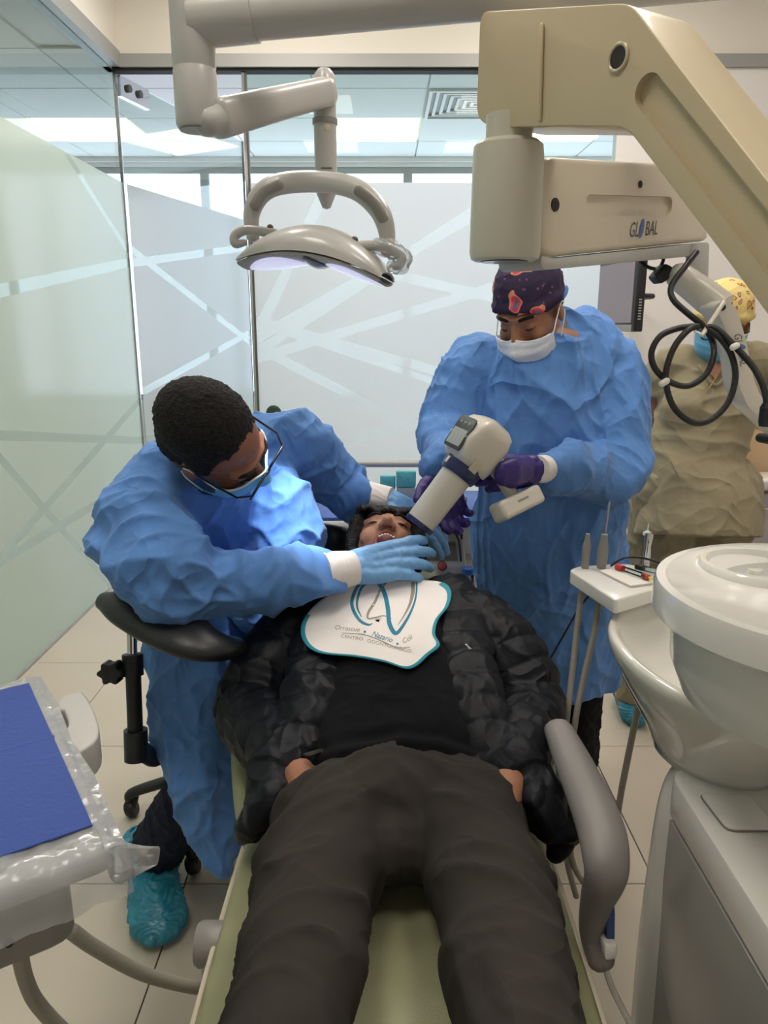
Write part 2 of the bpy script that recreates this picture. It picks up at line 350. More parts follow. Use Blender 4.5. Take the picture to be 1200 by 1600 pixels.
def ridge(p, sc, seed=0): return 1 - 2 * abs(noise.noise(V((p.x * sc[0] + seed, p.y * sc[1], p.z * sc[2]))))
def fold(p, sc, seed=0, sharp=4.0):
    w = noise.noise_vector(p * 3.1 + V((seed, 0, 0))) * .10
    return (1 - min(1, 1.5 * abs(noise.noise(V(((p.x + w.x) * sc[0] + seed, (p.y + w.y) * sc[1], (p.z + w.z) * sc[2])))))) ** sharp
def rounded(pts, r=.01, k=4):
    """rounded polygon corners"""
    pts = [V(p) for p in pts]; n = len(pts); out = []
    for i in range(n):
        a, b, c = pts[i - 1], pts[i], pts[(i + 1) % n]
        ra = min(r, (a - b).length * .45, (c - b).length * .45); p = b + (a - b).normalized() * ra; q = b + (c - b).normalized() * ra
        for j in range(k + 1): t = j / k; out.append(p * (1 - t) ** 2 + b * 2 * t * (1 - t) + q * t * t)
    return out
# ------------------------------------------------------------------ the room
LX, BY, RX, FY = -1.6, 4.97, 3.4, 8.2
HF, HC, HR = 2.96, 3.1, 3.5
def slab(name, lo, hi, mat, parent=None, bevel=0):
    lo, hi = V(lo), V(hi); return part(G().box((lo + hi) / 2, hi - lo), name, mat, parent, bevel, smooth=bevel > 0)
floor = struct(slab('floor', (-5, -2, -.08), (RX, FY, -.012), 'grout'))
tile_me = G().box((0, 0, -.006), (.6465, .6965, .012)).mesh('floor_tile')
tile_me = evald(tile_me, ('BEVEL', dict(width=.0012, segments=1))); tile_me.name = 'floor_tile'; tile_me.materials.append(MATS['tile'])
for i in range(-6, 6):
    for j in range(-5, 9):
        x, y = -.225 + .65 * i, 2.125 + .7 * j
        if -4.7 < x < RX - .3 and -1.7 < y < FY - .3:
            o = bpy.data.objects.new('floor_tile', tile_me); COL.objects.link(o); o.location = (x, y, 0); o.parent = floor
ceil = struct(slab('ceiling', (LX, -2, HR), (RX, BY, HR + .05), 'white_wall'))
struct(slab('wall_right', (RX, -2, 0), (RX + .08, FY, HR), 'white_wall'))
struct(slab('wall_front', (-5, -2.08, 0), (RX, -2, HR), 'white_wall'))
struct(slab('wall_left_far', (-5.08, -2, 0), (-5, FY, HR), 'white_wall'))
def line_stripes(segs, hit, nrm3, hw):
    out = []
    for (x0, y0, x1, y1, *w) in segs:
        a, b = hit(x0, y0), hit(x1, y1); n = (b - a).normalized().cross(V(nrm3)).normalized()
        out.append((tuple(n), n.dot(a), w[0] if w else hw))
    return out
# left glass wall
film('film_left', 'DCEBE2', line_stripes([(0, 455, 195, 412, .028), (100, 230, 187, 368, .02), (0, 680, 215, 688, .022), (10, 865, 215, 632, .022), (0, 712, 172, 912, .022), (0, 880, 190, 765, .022)], lambda x, y: WX(x, y, LX + .01), (1, 0, 0), .025), .38, .06, .42)
wl = struct(slab('wall_left', (LX - .008, -2, .005), (LX, BY, HF), 'pane_glass'))
slab('frosted_film', (LX + .001, -2, .01), (LX + .002, BY - .01, 2.337), 'film_left', wl)
slab('top_rail', (LX - .05, -2, HF), (LX + .05, BY + .05, HF + .09), 'aluminium', wl)
slab('header', (LX - .04, -2, HF + .09), (LX + .04, BY, HR), 'cream_wall', wl)
slab('floor_channel', (LX - .012, -2, 0), (LX + .012, BY, .012), 'aluminium', wl)
slab('corner_seal', (LX - .006, BY - .012, .01), (LX + .012, BY + .006, HF), 'steel', wl)
# back glass wall with its door opening, solid to the right
XA, XB = -.84, 1.40
film('film_back', 'F6F7FA', line_stripes([(395, 500, 600, 557), (395, 532, 540, 450), (395, 562, 600, 500), (400, 542, 600, 645), (510, 700, 600, 675), (435, 450, 395, 530), (500, 310, 475, 365), (610, 428, 760, 462), (690, 600, 600, 570, .02), (640, 395, 740, 330)], lambda x, y: WY(x, y, BY - .01), (0, 1, 0), .03), .6, .04, .22)
wb = struct(slab('wall_back', (XA, BY, .005), (XB, BY + .008, HF), 'pane_glass'))
slab('frosted_film', (XA + .012, BY - .002, .01), (XB, BY - .001, 2.337), 'film_back', wb)
slab('white_panel', (XB, BY - .03, 0), (RX, BY + .06, HF), 'white_wall', wb)
slab('top_rail', (LX - .05, BY - .05, HF), (RX, BY + .06, HF + .07), 'aluminium', wb)
slab('rail_gap', (LX, BY - .03, HF - .016), (RX, BY + .04, HF + .001), 'dark_gap', wb)
slab('bulkhead', (LX - .04, BY - .02, HF + .07), (RX, BY + .08, HR), 'cream_wall', wb)
slab('edge_strip', (XA - .004, BY - .014, .005), (XA + .012, BY + .02, HF), 'chrome', wb)
slab('edge_seal', (XA + .0125, BY - .012, .005), (XA + .024, BY + .018, HF), 'dark_grey_plastic', wb)
part(G().lathe([(.0, 0), (.045, 0), (.05, .006), (.04, .02), (0, .022)], WY(428, 645, BY - .002), Matrix.Rotation(R(90), 3, 'X')), 'round_pull', 'green_dark', wb)
# open glass door standing out into the corridor
da, db = V((LX, BY + .03, 0)), V((-1.155, 6.7, 0)); dd = (db - da).normalized(); dn = V((dd.y, -dd.x, 0))
def drot(): return Matrix((dd, dn, V((0, 0, 1)))).transposed()
def dpart(name, s0, s1, z0, z1, off, th, mat, parent):
    return part(G().box(da + dd * ((s0 + s1) / 2) + dn * off + V((0, 0, (z0 + z1) / 2)), (s1 - s0, th, z1 - z0), drot()), name, mat, parent, smooth=False)
Ld = (db - da).length
film('film_door', 'DDE3E0', line_stripes([(198, 385, 380, 527), (195, 412, 375, 388), (217, 615, 380, 525), (222, 685, 300, 689)], lambda x, y: WP(x, y, da, dn), tuple(dn), .026), .5, .06, .45)
d1 = struct(dpart('door_1', .02, Ld, .01, HF - .02, 0, .01, 'pane_glass', None))
dpart('frosted_film', .02, Ld - .01, .02, 2.337, .0065, .001, 'film_door', d1)
dpart('edge_strip', Ld, Ld + .03, .01, HF - .02, 0, .02, 'chrome', d1)
pf = dpart('patch_fitting', .02, .34, HF - .13, HF - .015, 0, .03, 'chrome', d1)
for s in (.1, .22): part(G().cyl(da + dd * s + dn * .013 + V((0, 0, HF - .07)), da + dd * s + dn * .03 + V((0, 0, HF - .07)), .022), 'bolt', 'dark_grey_plastic', pf)
# corridor beyond: tiled ceiling, lights, air vent, window wall
cf = struct(slab('ceiling_corridor', (-5, BY + .08, HC + .03), (RX, FY, HC + .06), 'ceiling_grid'))
slab('side_ceiling', (-5, -2, HC + .03), (LX - .04, BY + .08, HC + .06), 'ceiling_grid', cf)
ct_me = G().box((0, 0, .006), (.785, .785, .012)).mesh('ceiling_tile'); ct_me.materials.append(MATS['ceiling_tile'])
pl_me = G().box((0, 0, .0), (.76, .76, .012)).mesh('light_panel'); pl_me.materials.append(MATS['panel_light'])
GX, GY = -.09, 5.51
vent_cell = (1, 1)
for i in range(-6, 5):
    for j in range(-9, 4):
        x, y = GX + .8 * i, GY + .8 * j
        if x < -4.7 or x > RX - .3 or y > FY - .2 or y < -1.7: continue
        if y < BY + .3 and x > LX - .45: continue
        if (i, j) in ((0, 2), (-3, 2), (2, 2)): o = bpy.data.objects.new('light_panel', pl_me)
        elif (i, j) == vent_cell: continue
        else: o = bpy.data.objects.new('ceiling_tile', ct_me)
        COL.objects.link(o); o.location = (x, y, HC + .016); o.parent = cf
vt = thing('air_vent', 'white square louvred air vent in the tiled corridor ceiling', 'air vent', (GX + .8, GY + .8, HC + .02))
for k in range(7):
    a = .385 - k * .055; z = HC + (.0 if k == 0 else .012)
    g = G()
    for (cx, cy, sx, sy) in ((0, a - .012, 2 * a, .024), (0, -a + .012, 2 * a, .024), (a - .012, 0, .024, 2 * a - .048), (-a + .012, 0, .024, 2 * a - .048)):
        g.box(V((GX + .8 + cx, GY + .8 + cy, z + .01)), (sx, sy, .02))
    part(g, 'frame' if k == 0 else 'louvre', 'white_wall', vt, smooth=False)
slab('plenum', (GX + .8 - .37, GY + .8 - .37, HC + .026), (GX + .8 + .37, GY + .8 + .37, HC + .03), 'dark_grey_plastic', vt)
fw = struct(slab('wall_far', (-5, FY, 0), (RX, FY + .1, .7), 'white_wall'))
slab('lintel', (-5, FY, 3.03), (RX, FY + .1, HR), 'white_wall', fw)
slab('ceiling_trim', (-5, FY - .04, HC - .03), (RX, FY, HC + .03), 'white_wall', fw)
wx = [-5 + .03] + [.24 + 2.05 * k for k in range(-2, 2)] + [RX - .03]
win = struct(slab('window_1', (-5, FY + .02, .7), (RX, FY + .08, .76), 'aluminium'))
slab('window_frame', (-5, FY + .02, 2.97), (RX, FY + .08, 3.03), 'aluminium', win)
for x in wx: slab('mullion', (x - .045, FY, .76), (x + .045, FY + .08, 2.97), 'aluminium', win)
for a, b in zip(wx, wx[1:]): slab('window_pane' if b > -3.8 else 'window_pane_offscreen', (a + .045, FY + .04, .76), (b - .045, FY + .05, 2.97), 'window_day', win)
# treatment-room ceiling lights
for x, y in ROOM_PANELS:
    c = slab('light_frame', (x - .33, y - .33, HR - .02), (x + .33, y + .33, HR - .001), 'white_wall', ceil)
    slab('ceiling_light_offscreen', (x - .3, y - .3, HR - .026), (x + .3, y + .3, HR - .0205), 'room_panel_light', c)

# ------------------------------------------------------------------ dental chair
ch = thing('dental_chair', 'olive green dental chair reclined under the patient', 'dental chair', (0.02, .9, 0))
def pad(name, secs, mat, parent, th=.09, bev=.035):
    """upholstered pad from (y, z_top, half width) stations"""
    q = cr([(y, z, w) for y, z, w in secs], 8); rs = []
    for i, p in enumerate(q):
        y, z, w = p; e = min(i, len(q) - 1 - i); sh = 1 - .5 * max(0, (3 - e) / 3) ** 2
        t = th * (1 - .55 * max(0, (2 - e) / 2) ** 2); ring = []
        for k in range(28):
            a = 2 * math.pi * k / 28; cx, sx = math.cos(a), math.sin(a)
            ring.append(V((.02 + w * math.copysign(abs(cx) ** .35, cx), y, z - th / 2 + t / 2 * math.copysign(abs(sx) ** .5, sx) - .012 * (1 - abs(cx)) * (sx > 0))))
        rs.append(ring)
    return part(G().rings(rs), name, mat, parent, angle=60)
pad('leg_rest', [(-.12, .54, .2), (.1, .57, .24), (.4, .595, .27), (.66, .603, .278)], 'olive_vinyl', ch)
pad('seat_pad', [(.62, .602, .277), (.85, .602, .28), (1.05, .605, .278), (1.2, .62, .27)], 'olive_vinyl', ch, .1)
pad('backrest', [(1.16, .605, .27), (1.3, .632, .315), (1.45, .678, .345), (1.57, .725, .335), (1.66, .785, .27), (1.72, .845, .2), (1.75, .86, .15)], 'olive_vinyl', ch, .085)
pad('headrest', [(1.70, .855, .09), (1.76, .875, .115), (1.85, .89, .12), (1.92, .895, .1)], 'olive_vinyl', ch, .06)
part(G().tube([(.02, -.05, .46), (.02, .5, .5), (.02, 1.15, .48), (.02, 1.5, .585), (.02, 1.72, .745)], [(.16, .03), (.2, .05), (.2, .05), (.2, .035), (.07, .02)], 24, up=(0, 0, 1), k=5), 'frame_shell', 'light_grey_plastic', ch)
for sx in (-1, 1): part(G().tube([(.02 + sx * .277, .3, .553), (.02 + sx * .283, .7, .557), (.02 + sx * .283, 1.0, .56), (.02 + sx * .275, 1.18, .575)], .006, 8, k=4), 'piping', 'beige_plastic_pale', ch)
part(G().box((.02, 1.0, .28), (.26, .34, .42)), 'column', 'light_grey_plastic', ch, .05, 4)
part(G().prism(rounded([(-.2, .5, 0), (.24, .5, 0), (.3, 1.4, 0), (-.26, 1.4, 0)], .12, 6), (0, 0, .05)), 'base_plate', 'light_grey_plastic', ch, .015, 3)
# left side hinge boss
part(G().lathe([(0, -.05), (.03, -.05), (.034, -.045), (.034, .008), (.03, .014), (0, .014)], W(322, 1475, 1.2), Matrix.Rotation(R(-90), 3, 'Y')), 'hinge_boss', 'grey_plastic', ch)
part(G().tube([W(330, 1480, 1.2), W(332, 1560, 1.16), W(335, 1650, 1.12)], [(.02, .016)] * 3, 16, up=(1, 0, 0), k=4), 'hinge_arm', 'grey_plastic', ch)
# right armrest
arm = part(G().tube([W(872, 1140, 1.36), W(893, 1185, 1.30), W(920, 1245, 1.22), W(940, 1300, 1.15), W(947, 1345, 1.105), W(945, 1372, 1.10), W(932, 1410, 1.125), W(926, 1455, 1.15), W(936, 1500, 1.15)],
     [(.026, .02), (.032, .024), (.036, .026), (.037, .028), (.034, .028), (.030, .026), (.024, .022), (.02, .02), (.018, .018)], 20, up=(0, -.5, 1), k=6), 'armrest', 'armrest_grey', ch, angle=180)
part(G().tube([W(928, 1475, 1.16), W(938, 1492, 1.15), W(944, 1498, 1.15)], .017, 14, k=3), 'armrest_pivot', 'grey_plastic', ch)
part(G().prism(rounded([W(948, 1402, 1.12), W(958, 1404, 1.12), W(962, 1425, 1.12), W(961, 1480, 1.12), W(947, 1480, 1.12)], .006), (.0, .03, 0)), 'release_lever', 'blue_lever', ch, .004)
part(G().prism(rounded([W(944, 1476, 1.11), W(966, 1476, 1.11), W(966, 1500, 1.11), W(945, 1503, 1.11)], .006), (.0, .04, 0)), 'lever_holder', 'bright_white_plastic', ch, .004)
part(G().tube([W(944, 1500, 1.16), W(955, 1540, 1.16), W(985, 1600, 1.16), W(1030, 1690, 1.16)], .005, 8, k=5), 'cord', 'paper_white', ch)

# ------------------------------------------------------------------ operating lamp
lp = thing('operating_lamp', 'grey ceiling-hung dental operating lamp on jointed arm with looped yoke', 'lamp', (.92, 1.22, 1.5))
J = V((-.302, 1.352, 1.965))
part(G().tube([J + V((0, 0, 0)), J + V((.43, -.05, .02)), J + V((1.222, -.145, .055))], [.034, .037, .04], 28, round_ends=False), 'boom_tube', 'light_grey_plastic', lp)
part(G().tube([J + V((.0, 0, 0)), J + V((.10, -.012, .005))], [.0385, .0385], 28, round_ends=False), 'boom_collar', 'light_grey_plastic', lp)
part(G().lathe([(.0, .06), (.03, .055), (.0345, .03), (.0345, -.065), (.0335, -.067), (.0335, -.069), (.0345, -.071), (.0345, -.15), (.031, -.156), (0, -.157)], J + V((-.003, 0, 0)), n=28), 'elbow_post', 'light_grey_plastic', lp)
part(G().lathe([(0, -.0005), (.029, 0), (.029, .003), (0, .003)], J + V((-.003, 0, -.159)), n=24), 'post_cap', 'grey_plastic', lp)
a0, a1 = W(338, 186, 1.24), W(512, 143, 1.44); ad = (a1 - a0).normalized(); sd, up_ = frame(ad, (0, 0, 1))
g = G(); rs = []
for k, (s, w, h) in enumerate([(-.012, .012, .018), (.0, .024, .028), (.02, .028, .031), (.5, .027, .028), (.95, .025, .026), (1.0, .022, .023), (1.02, .012, .014)]):
    c = a0.lerp(a1, s); rs.append([c + sd * (w * math.copysign(abs(math.cos(t)) ** .6, math.cos(t))) + up_ * (h * math.copysign(abs(math.sin(t)) ** .6, math.sin(t))) for t in [2 * math.pi * q / 28 for q in range(28)]])
part(g.rings(rs), 'spring_arm', 'light_grey_plastic', lp, angle=60)
part(G().tube([a0 - ad * .022, a0 + ad * .012], [.024, .026], 24), 'arm_knuckle', 'grey_white_plastic', lp)
k0 = W(507, 138, 1.45)
part(G().lathe([(0, .035), (.012, .033), (.0205, .022), (.0215, 0), (.0215, -.06), (.0, -.06)], k0, n=28), 'arm_joint', 'light_grey_plastic', lp)
part(G().lathe([(.0, -.054), (.0245, -.054), (.0245, -.064), (.0, -.064)], k0, n=28), 'joint_ring', 'grey_plastic', lp)
part(G().lathe([(0, -.06), (.0222, -.062), (.0215, -.17), (.019, -.19), (.008, -.215), (0, -.218)], k0, n=28), 'drop_tube', 'light_grey_plastic', lp)
part(G().ball(k0 + V((.002, -.022, -.035)), (.006, .003, .006)), 'screw', 'dark_grey_plastic', lp)
part(G().ball(k0 + V((.005, -.0215, -.073)), (.007, .003, .007)), 'button', 'beige_plastic_pale', lp)
g = G()
for r in range(4): g.box(k0 + V((.003, -.0225, -.146 - r * .007)), (.022, .0006, .0028))
part(g, 'rating_label', 'dark_grey_plastic', lp, smooth=False)
yk = [(396, 372, 1.45), (393, 335, 1.45), (408, 303, 1.45), (440, 287, 1.45), (502, 284, 1.45), (555, 295, 1.43), (590, 325, 1.41), (604, 360, 1.40), (605, 395, 1.40)]
part(G().tube([W(*p) for p in yk], [(.012, .008), (.016, .012), (.019, .016), (.02, .017), (.02, .017), (.02, .017), (.019, .016), (.016, .012), (.012, .008)], 20, up=(0, 1, 0), k=6), 'yoke', 'light_grey_plastic', lp, angle=180)
for q in ((398, 322, 412, 300, 436, 288), (560, 297, 585, 318, 600, 345)):
    t = 1.425 if q[0] < 500 else 1.395
    part(G().tube([W(q[0], q[1], t), W(q[2], q[3], t), W(q[4], q[5], t)], [(.011, .009)] * 3, 12, up=(0, 1, 0), k=5), 'yoke_grip', 'grey_plastic', lp, angle=180)
# lamp head: a swept wing
hl, hr = W(387, 412, 1.44), W(605, 438, 1.38); hc = (hl + hr) / 2; hx = (hr - hl) / 2; hup = V((hx.z * -1, 0, hx.x)).normalized(); hy = V((0, 1, 0)) - hx * (hx.y / hx.length_squared); hy.normalize()
def wing(s, v, lift=0):
    """s along the wing, v around the section (0 front lip, .5 crest, 1 rear lip)"""
    b = .050 * (1 - s * s); dp = .078 * (1 - .62 * s * s) ** .5; a = math.pi * v
    return hc + hx * s + hup * (b * .55 + (.012 + .040 * (1 - s * s) ** .8) * math.sin(a) ** .8 + lift) - hy * (dp * math.cos(a))
rs = [[wing(-1 + 2 * i / 36, k / 20) for k in range(21)] for i in range(37)]
sheet('lamp_shell', rs, 'light_grey_plastic', lp, .004)
def wing_low(s, w, dz=0):
    dp = .078 * (1 - .62 * s * s) ** .5; b = .050 * (1 - s * s); return hc + hx * s + hup * (b * .55 - .004 - .006 * (1 - w * w) + dz) - hy * (dp * w)
sheet('lamp_rim', [[wing_low(-.99 + 1.98 * i / 36, -1 + 2 * k / 12) for k in range(13)] for i in range(37)], 'grey_plastic', lp, .004)
for s0, s1, m in ((-.93, -.12, 'lens_glow'), (-.1, .12, 'lens_dark'), (.16, .95, 'lens_glow')):
    c = (s0 + s1) / 2; h = (s1 - s0) / 2; g = G(); rs = []
    for r_ in (1, .8, .5, .2): rs.append([wing_low(c + h * r_ * math.cos(t), .9 * r_ * math.sin(t), -.004 - .008 * (1 - r_ * r_)) for t in [2 * math.pi * q / 28 for q in range(28)]])
    part(g.rings(rs), 'lens', m, lp, angle=180)
for pts, t in ((((430, 365), (405, 361), (382, 360), (367, 369), (368, 381), (382, 379)), 1.42), (((562, 384), (590, 384), (612, 390), (627, 402), (624, 414), (612, 417)), 1.36)):
    h = part(G().tube([W(x, y, t) for x, y in pts], [(.008, .009), (.010, .009), (.010, .009), (.0095, .009), (.009, .008), (.006, .006)], 14, k=6), 'handle', 'light_grey_plastic', lp, angle=180)
    part(G().ball(W(pts[0][0] - 8, pts[0][1] - 9, t), .0065), 'handle_knob', 'dark_grey_plastic', h)
    if pts[0][0] > 500:
        g = G().tube([W(x, y, t) for x, y in pts[1:]], [.0135, .015, .016, .016, .011], 20, k=6, fold=lambda u, a: .16 * math.sin(23 * u + 5 * a) + .1 * math.sin(9 * a))
        part(g, 'plastic_sleeve', 'plastic_wrap', h, angle=25)
sl = bpy.data.lights.new('lamp_beam', 'SPOT'); sl.energy = LAMP_E; sl.spot_size = R(30); sl.spot_blend = .35; sl.shadow_soft_size = .05; sl.color = (.86, .9, 1.0)
so = bpy.data.objects.new('lamp_beam', sl); COL.objects.link(so); so.location = hc - hup * .05; so.rotation_euler = (V((-.19, 1.60, 1.05)) - so.location).to_track_quat('-Z', 'Y').to_euler(); setp(so, lp)

# ------------------------------------------------------------------ unit: cabinet, column, cuspidor, arms
un = thing('dental_unit', 'white and grey dental unit cabinet beside the chair', 'dental unit', (.8, 1.0, 0))
UX, UZ = .51, .72
def top_outline(z, i=0): return rounded([(UX + i, .35 + i, z), (1.15 - i, .35 + i, z), (1.15 - i, 1.235 - i, z), (.62, 1.25 - i, z), (UX + i, 1.205 - i, z)], .04, 5)
part(G().prism(top_outline(UZ - .075), (0, 0, .075)), 'top_cover', 'bright_white_plastic', un, .006, 2)
part(G().prism(rounded([(UX + .012, .38, .08), (1.12, .38, .08), (1.12, 1.18, .08), (UX + .012, 1.18, .08)], .03), (0, 0, UZ - .16)), 'body', 'unit_panel', un, .004)
pn = part(G().box((UX + .006, .79, .375), (.012, .78, .53)), 'side_panel', 'unit_panel', un, .004)
part(G().box((UX - .006, .93, .3), (.024, .07, .03)), 'panel_catch', 'warm_white_plastic', pn, .006, 3)
part(G().tube([(.545, 1.20, .0), (.545, 1.21, .3), (.55, 1.215, .55), (.565, 1.23, .65), (.60, 1.26, .685)], [(.05, .07), (.05, .07), (.045, .07), (.045, .06), (.04, .05)], 24, up=(0, 1, 0), k=5), 'rear_column', 'bright_white_plastic', un, angle=180)
lid = rounded([WZ(1092, 1241, UZ + .002), WZ(1168, 1243, UZ + .002), WZ(1215, 1298, UZ + .002), WZ(1136, 1298, UZ + .002)], .014, 4)
part(G().prism(lid, (0, 0, .004)), 'flush_lid', 'bright_white_plastic', un, .001)
part(G().tube(lid, .0018, 6, closed=True), 'lid_gap', 'grey_plastic', un)
part(G().box((.8, .8, .04), (.5, .7, .08)), 'plinth', 'dark_grey_plastic', un, .01)
part(G().cyl((.93, 1.2, .66), (.93, 1.2, 1.95), .045), 'pole', 'light_grey_plastic', un)
# cuspidor
cs = thing('cuspidor', 'white glazed ceramic spittoon bowl on the dental unit', 'cuspidor', (.62, 1.24, UZ - .01))
g = G(); prof = [(.112, -.212), (.118, -.19), (.135, -.155), (.158, -.115), (.182, -.07), (.2, -.03), (.207, -.01), (.208, .004), (.203, .012), (.193, .010), (.186, -.004), (.165, -.045), (.12, -.075), (.06, -.088), (.02, -.09)]
def bowl(r, z, th):
    y = math.sin(th); k = 1.28 if y < 0 else 1.12; dr = -.02 * max(0, -y)
    return V((.63 + r * math.cos(th) * 1.0, 1.29 + r * y * k, .925 + z + dr * max(0, 1 + z / .2)))
part(G().rings([[bowl(r, z, 2 * math.pi * j / 56) for j in range(56)] for r, z in prof]), 'bowl', 'ceramic', cs, angle=180)
part(G().lathe([(.02, 0), (.03, .001), (.03, .005), (.022, .007), (.0, .006)], (.63, 1.26, .836)), 'drain', 'steel', cs)
cup = tag(part(G().lathe([(.0, 0), (.026, 0), (.028, .01), (.033, .1), (.0315, .1), (.0265, .012), (0, .01)], (.60, 1.16, .846)), 'drinking_glass', 'cup_glass'), 'clear drinking glass standing in the spittoon bowl', 'glass')
# round top over the unit
rt = thing('round_unit_top', 'large round glossy white unit top with a cup recess', 'unit top', (.63, .98, 1.0))
RC = V((.607, .968, 1.15)); R0 = .228
o = part(G().lathe([(0, -.18), (.5 * R0, -.18), (.78 * R0, -.165), (.86 * R0, -.12), (.88 * R0, -.05), (.985 * R0, -.047), (R0, -.043), (R0, -.01), (.985 * R0, 0), (.93 * R0, .001), (.90 * R0, -.005), (.3 * R0, -.012), (0, -.012)], RC, n=72), 'top_dish', 'bright_white_plastic', rt)
cc = V((.56, 1.085, 1.15))
part(G().lathe([(.056, -.012), (.084, -.012), (.083, -.003), (.078, .002), (.07, .002), (.066, -.004), (.062, -.0115), (.056, -.0116)], cc, n=48, cap=False), 'recess_ring', 'bright_white_plastic', rt)
part(G().lathe([(0, -.0105), (.064, -.0105), (.064, -.008), (0, -.008)], cc, n=40), 'recess_floor', 'grey_white_plastic', rt)
part(G().lathe([(0, -.008), (.012, -.008), (.01, -.003), (0, -.002)], cc + V((-.01, -.02, 0))), 'drain_cap', 'ceramic', rt)
part(G().cyl(RC + V((.12, .0, -.14)), V((.727, .968, UZ - .005)), .05), 'stem', 'light_grey_plastic', rt)

# big balanced arm (near), second arm, lower bracket
LOGO_O = [(math.cos(2 * math.pi * k / 20), math.sin(2 * math.pi * k / 20)) for k in range(20)]
def logo(origin, ex, ey, h, parent, n):
    """GLOBAL with a striped globe for the O, on the plane ex/ey"""
    g = G(); x = 0
    def put(s, x0):
        vs, fs = txt(s, h * 1.38, .18, sx=.72); g.add([origin + ex * (x0 + a) + ey * b + n * .0008 for a, b in vs], fs); return max(a for a, b in vs)
    w = put('GL', 0); ox = w + h * .36; g2 = G()
    for k in range(7):
        a0_, a1_ = -1 + 2 * k / 7 + .02, -1 + 2 * (k + 1) / 7 - .07; sl_ = []
        for u in range(9):
            a = a0_ + (a1_ - a0_) * 0; y = -1 + 2 * u / 8; hw = math.sqrt(max(0, 1 - y * y)); sl_.append((hw, y))
        q = [origin + ex * (ox + h * .33 * hw * a0_ + .16 * h * y) + ey * (h * .5 + h * .68 * y) + n * .0008 for hw, y in sl_] + [origin + ex * (ox + h * .33 * hw * a1_ + .16 * h * y) + ey * (h * .5 + h * .68 * y) + n * .0008 for hw, y in reversed(sl_)]
        g2.add(q, [(i, i + 1, 16 - i, 17 - i) for i in range(8)])
    part(g, 'lettering', 'print_dark', parent, smooth=False); g = G(); vs, fs = txt('BAL', h * 1.38, .18, sx=.72); g.add([origin + ex * (ox + h * .48 + a) + ey * b + n * .0008 for a, b in vs], fs)
    part(g, 'lettering', 'print_dark', parent, smooth=False); part(g2, 'globe_emblem', 'cap_blue', parent, smooth=False)
ua = thing('unit_arm', 'large cream balanced unit arm carrying a second arm marked GLOBAL', 'unit arm', (.55, .45, 1.0))
p1, p2 = W(800, 110, 1.06), W(1200, 490, .78); ah = V((p2.x - p1.x, p2.y - p1.y, 0)).normalized(); an = V((-ah.y, ah.x, 0)); an = an if an.y > 0 else -an
def A1(x, y): return WP(x, y, p1, an)
out = [A1(750, 18), A1(985, 4), A1(1075, 122), A1(1210, 296), A1(1330, 452), A1(1360, 640), A1(1300, 620), A1(1212, 508), A1(1090, 345), A1(978, 198), A1(880, 197), A1(765, 199), A1(744, 183)]
arm1 = part(G().prism(rounded(out, .02, 5), an * .10), 'upper_arm', 'beige_plastic', ua, .010, 3)
g = G()
for s, w in (((1012, 142), (1290, 496)),):
    a, b = A1(*s), A1(*w); d = (b - a).normalized(); e = d.cross(an); cap = []
    for k in range(13): th = math.pi * k / 12; cap.append(a + e * .019 * math.cos(th) - d * .019 * math.sin(th))
    for k in range(13): th = math.pi * k / 12; cap.append(b - e * .019 * math.cos(th) + d * .019 * math.sin(th))
    g.prism([p - an * .01 for p in cap], an * .021)
cut(arm1, g)
part(G().tube([A1(850, 40) - an * .004, A1(848, 120) - an * .004, A1(845, 188) - an * .002], [(.003, .003)] * 3, 8), 'seam', 'beige_plastic', ua)
ae = A1(1322, 575) + an * .05; ap = V((ae.x + .10, ae.y - .06, UZ))
part(G().tube([ae, V((ap.x, ap.y, ae.z - .03))], [.045, .045], 24), 'arm_knuckle', 'beige_plastic_pale', ua); part(G().tube([V((ap.x, ap.y, ae.z)), ap - V((0, 0, .004))], [.04, .046], 28, round_ends=False), 'arm_post', 'beige_plastic_pale', ua)
hole = A1(967, 90); part(G().cyl(hole - an * .002, hole + an * .02, .0125), 'screw_hole', 'dark_gap', ua)
part(G().tube([hole + (ah * math.cos(t) + V((0, 0, 1)) * math.sin(t)) * .0145 - an * .001 for t in [2 * math.pi * k / 20 for k in range(20)]], .0025, 8, closed=True), 'hole_rim', 'beige_plastic', ua)
pv = W(792, 300, 1.13)
def pz(y): return WY(792, y, pv.y).z
part(G().lathe([(0, pz(180)), (.034, pz(180)), (.034, pz(232)), (0, pz(232))], (pv.x, pv.y, 0)), 'pivot_neck', 'pale_stone_plastic', ua)
part(G().lathe([(0, pz(222)), (.044, pz(222)), (.051, pz(229)), (.0525, pz(245)), (.0535, pz(395)), (.051, pz(405)), (.046, pz(408)), (0, pz(408))], (pv.x, pv.y, 0), n=40), 'pivot_barrel', 'pale_stone_plastic', ua)
part(G().lathe([(0, pz(408)), (.036, pz(408)), (.036, pz(410)), (0, pz(410))], (pv.x, pv.y, 0)), 'barrel_plug', 'screen_black', ua)
q1, q2 = W(850, 320, 1.14), W(1080, 320, 1.43); bh = V((q2.x - q1.x, q2.y - q1.y, 0)).normalized(); bn = V((-bh.y, bh.x, 0)); bn = bn if bn.y > 0 else -bn
def A2(x, y): return WP(x, y, q1, bn)
arm2 = part(G().prism(rounded([A2(842, 262), A2(858, 244), A2(975, 251), A2(1100, 258), A2(1108, 376), A2(860, 402), A2(843, 388)], .018, 5), bn * .085), 'second_arm', 'beige_plastic_pale', ua, .009, 3)
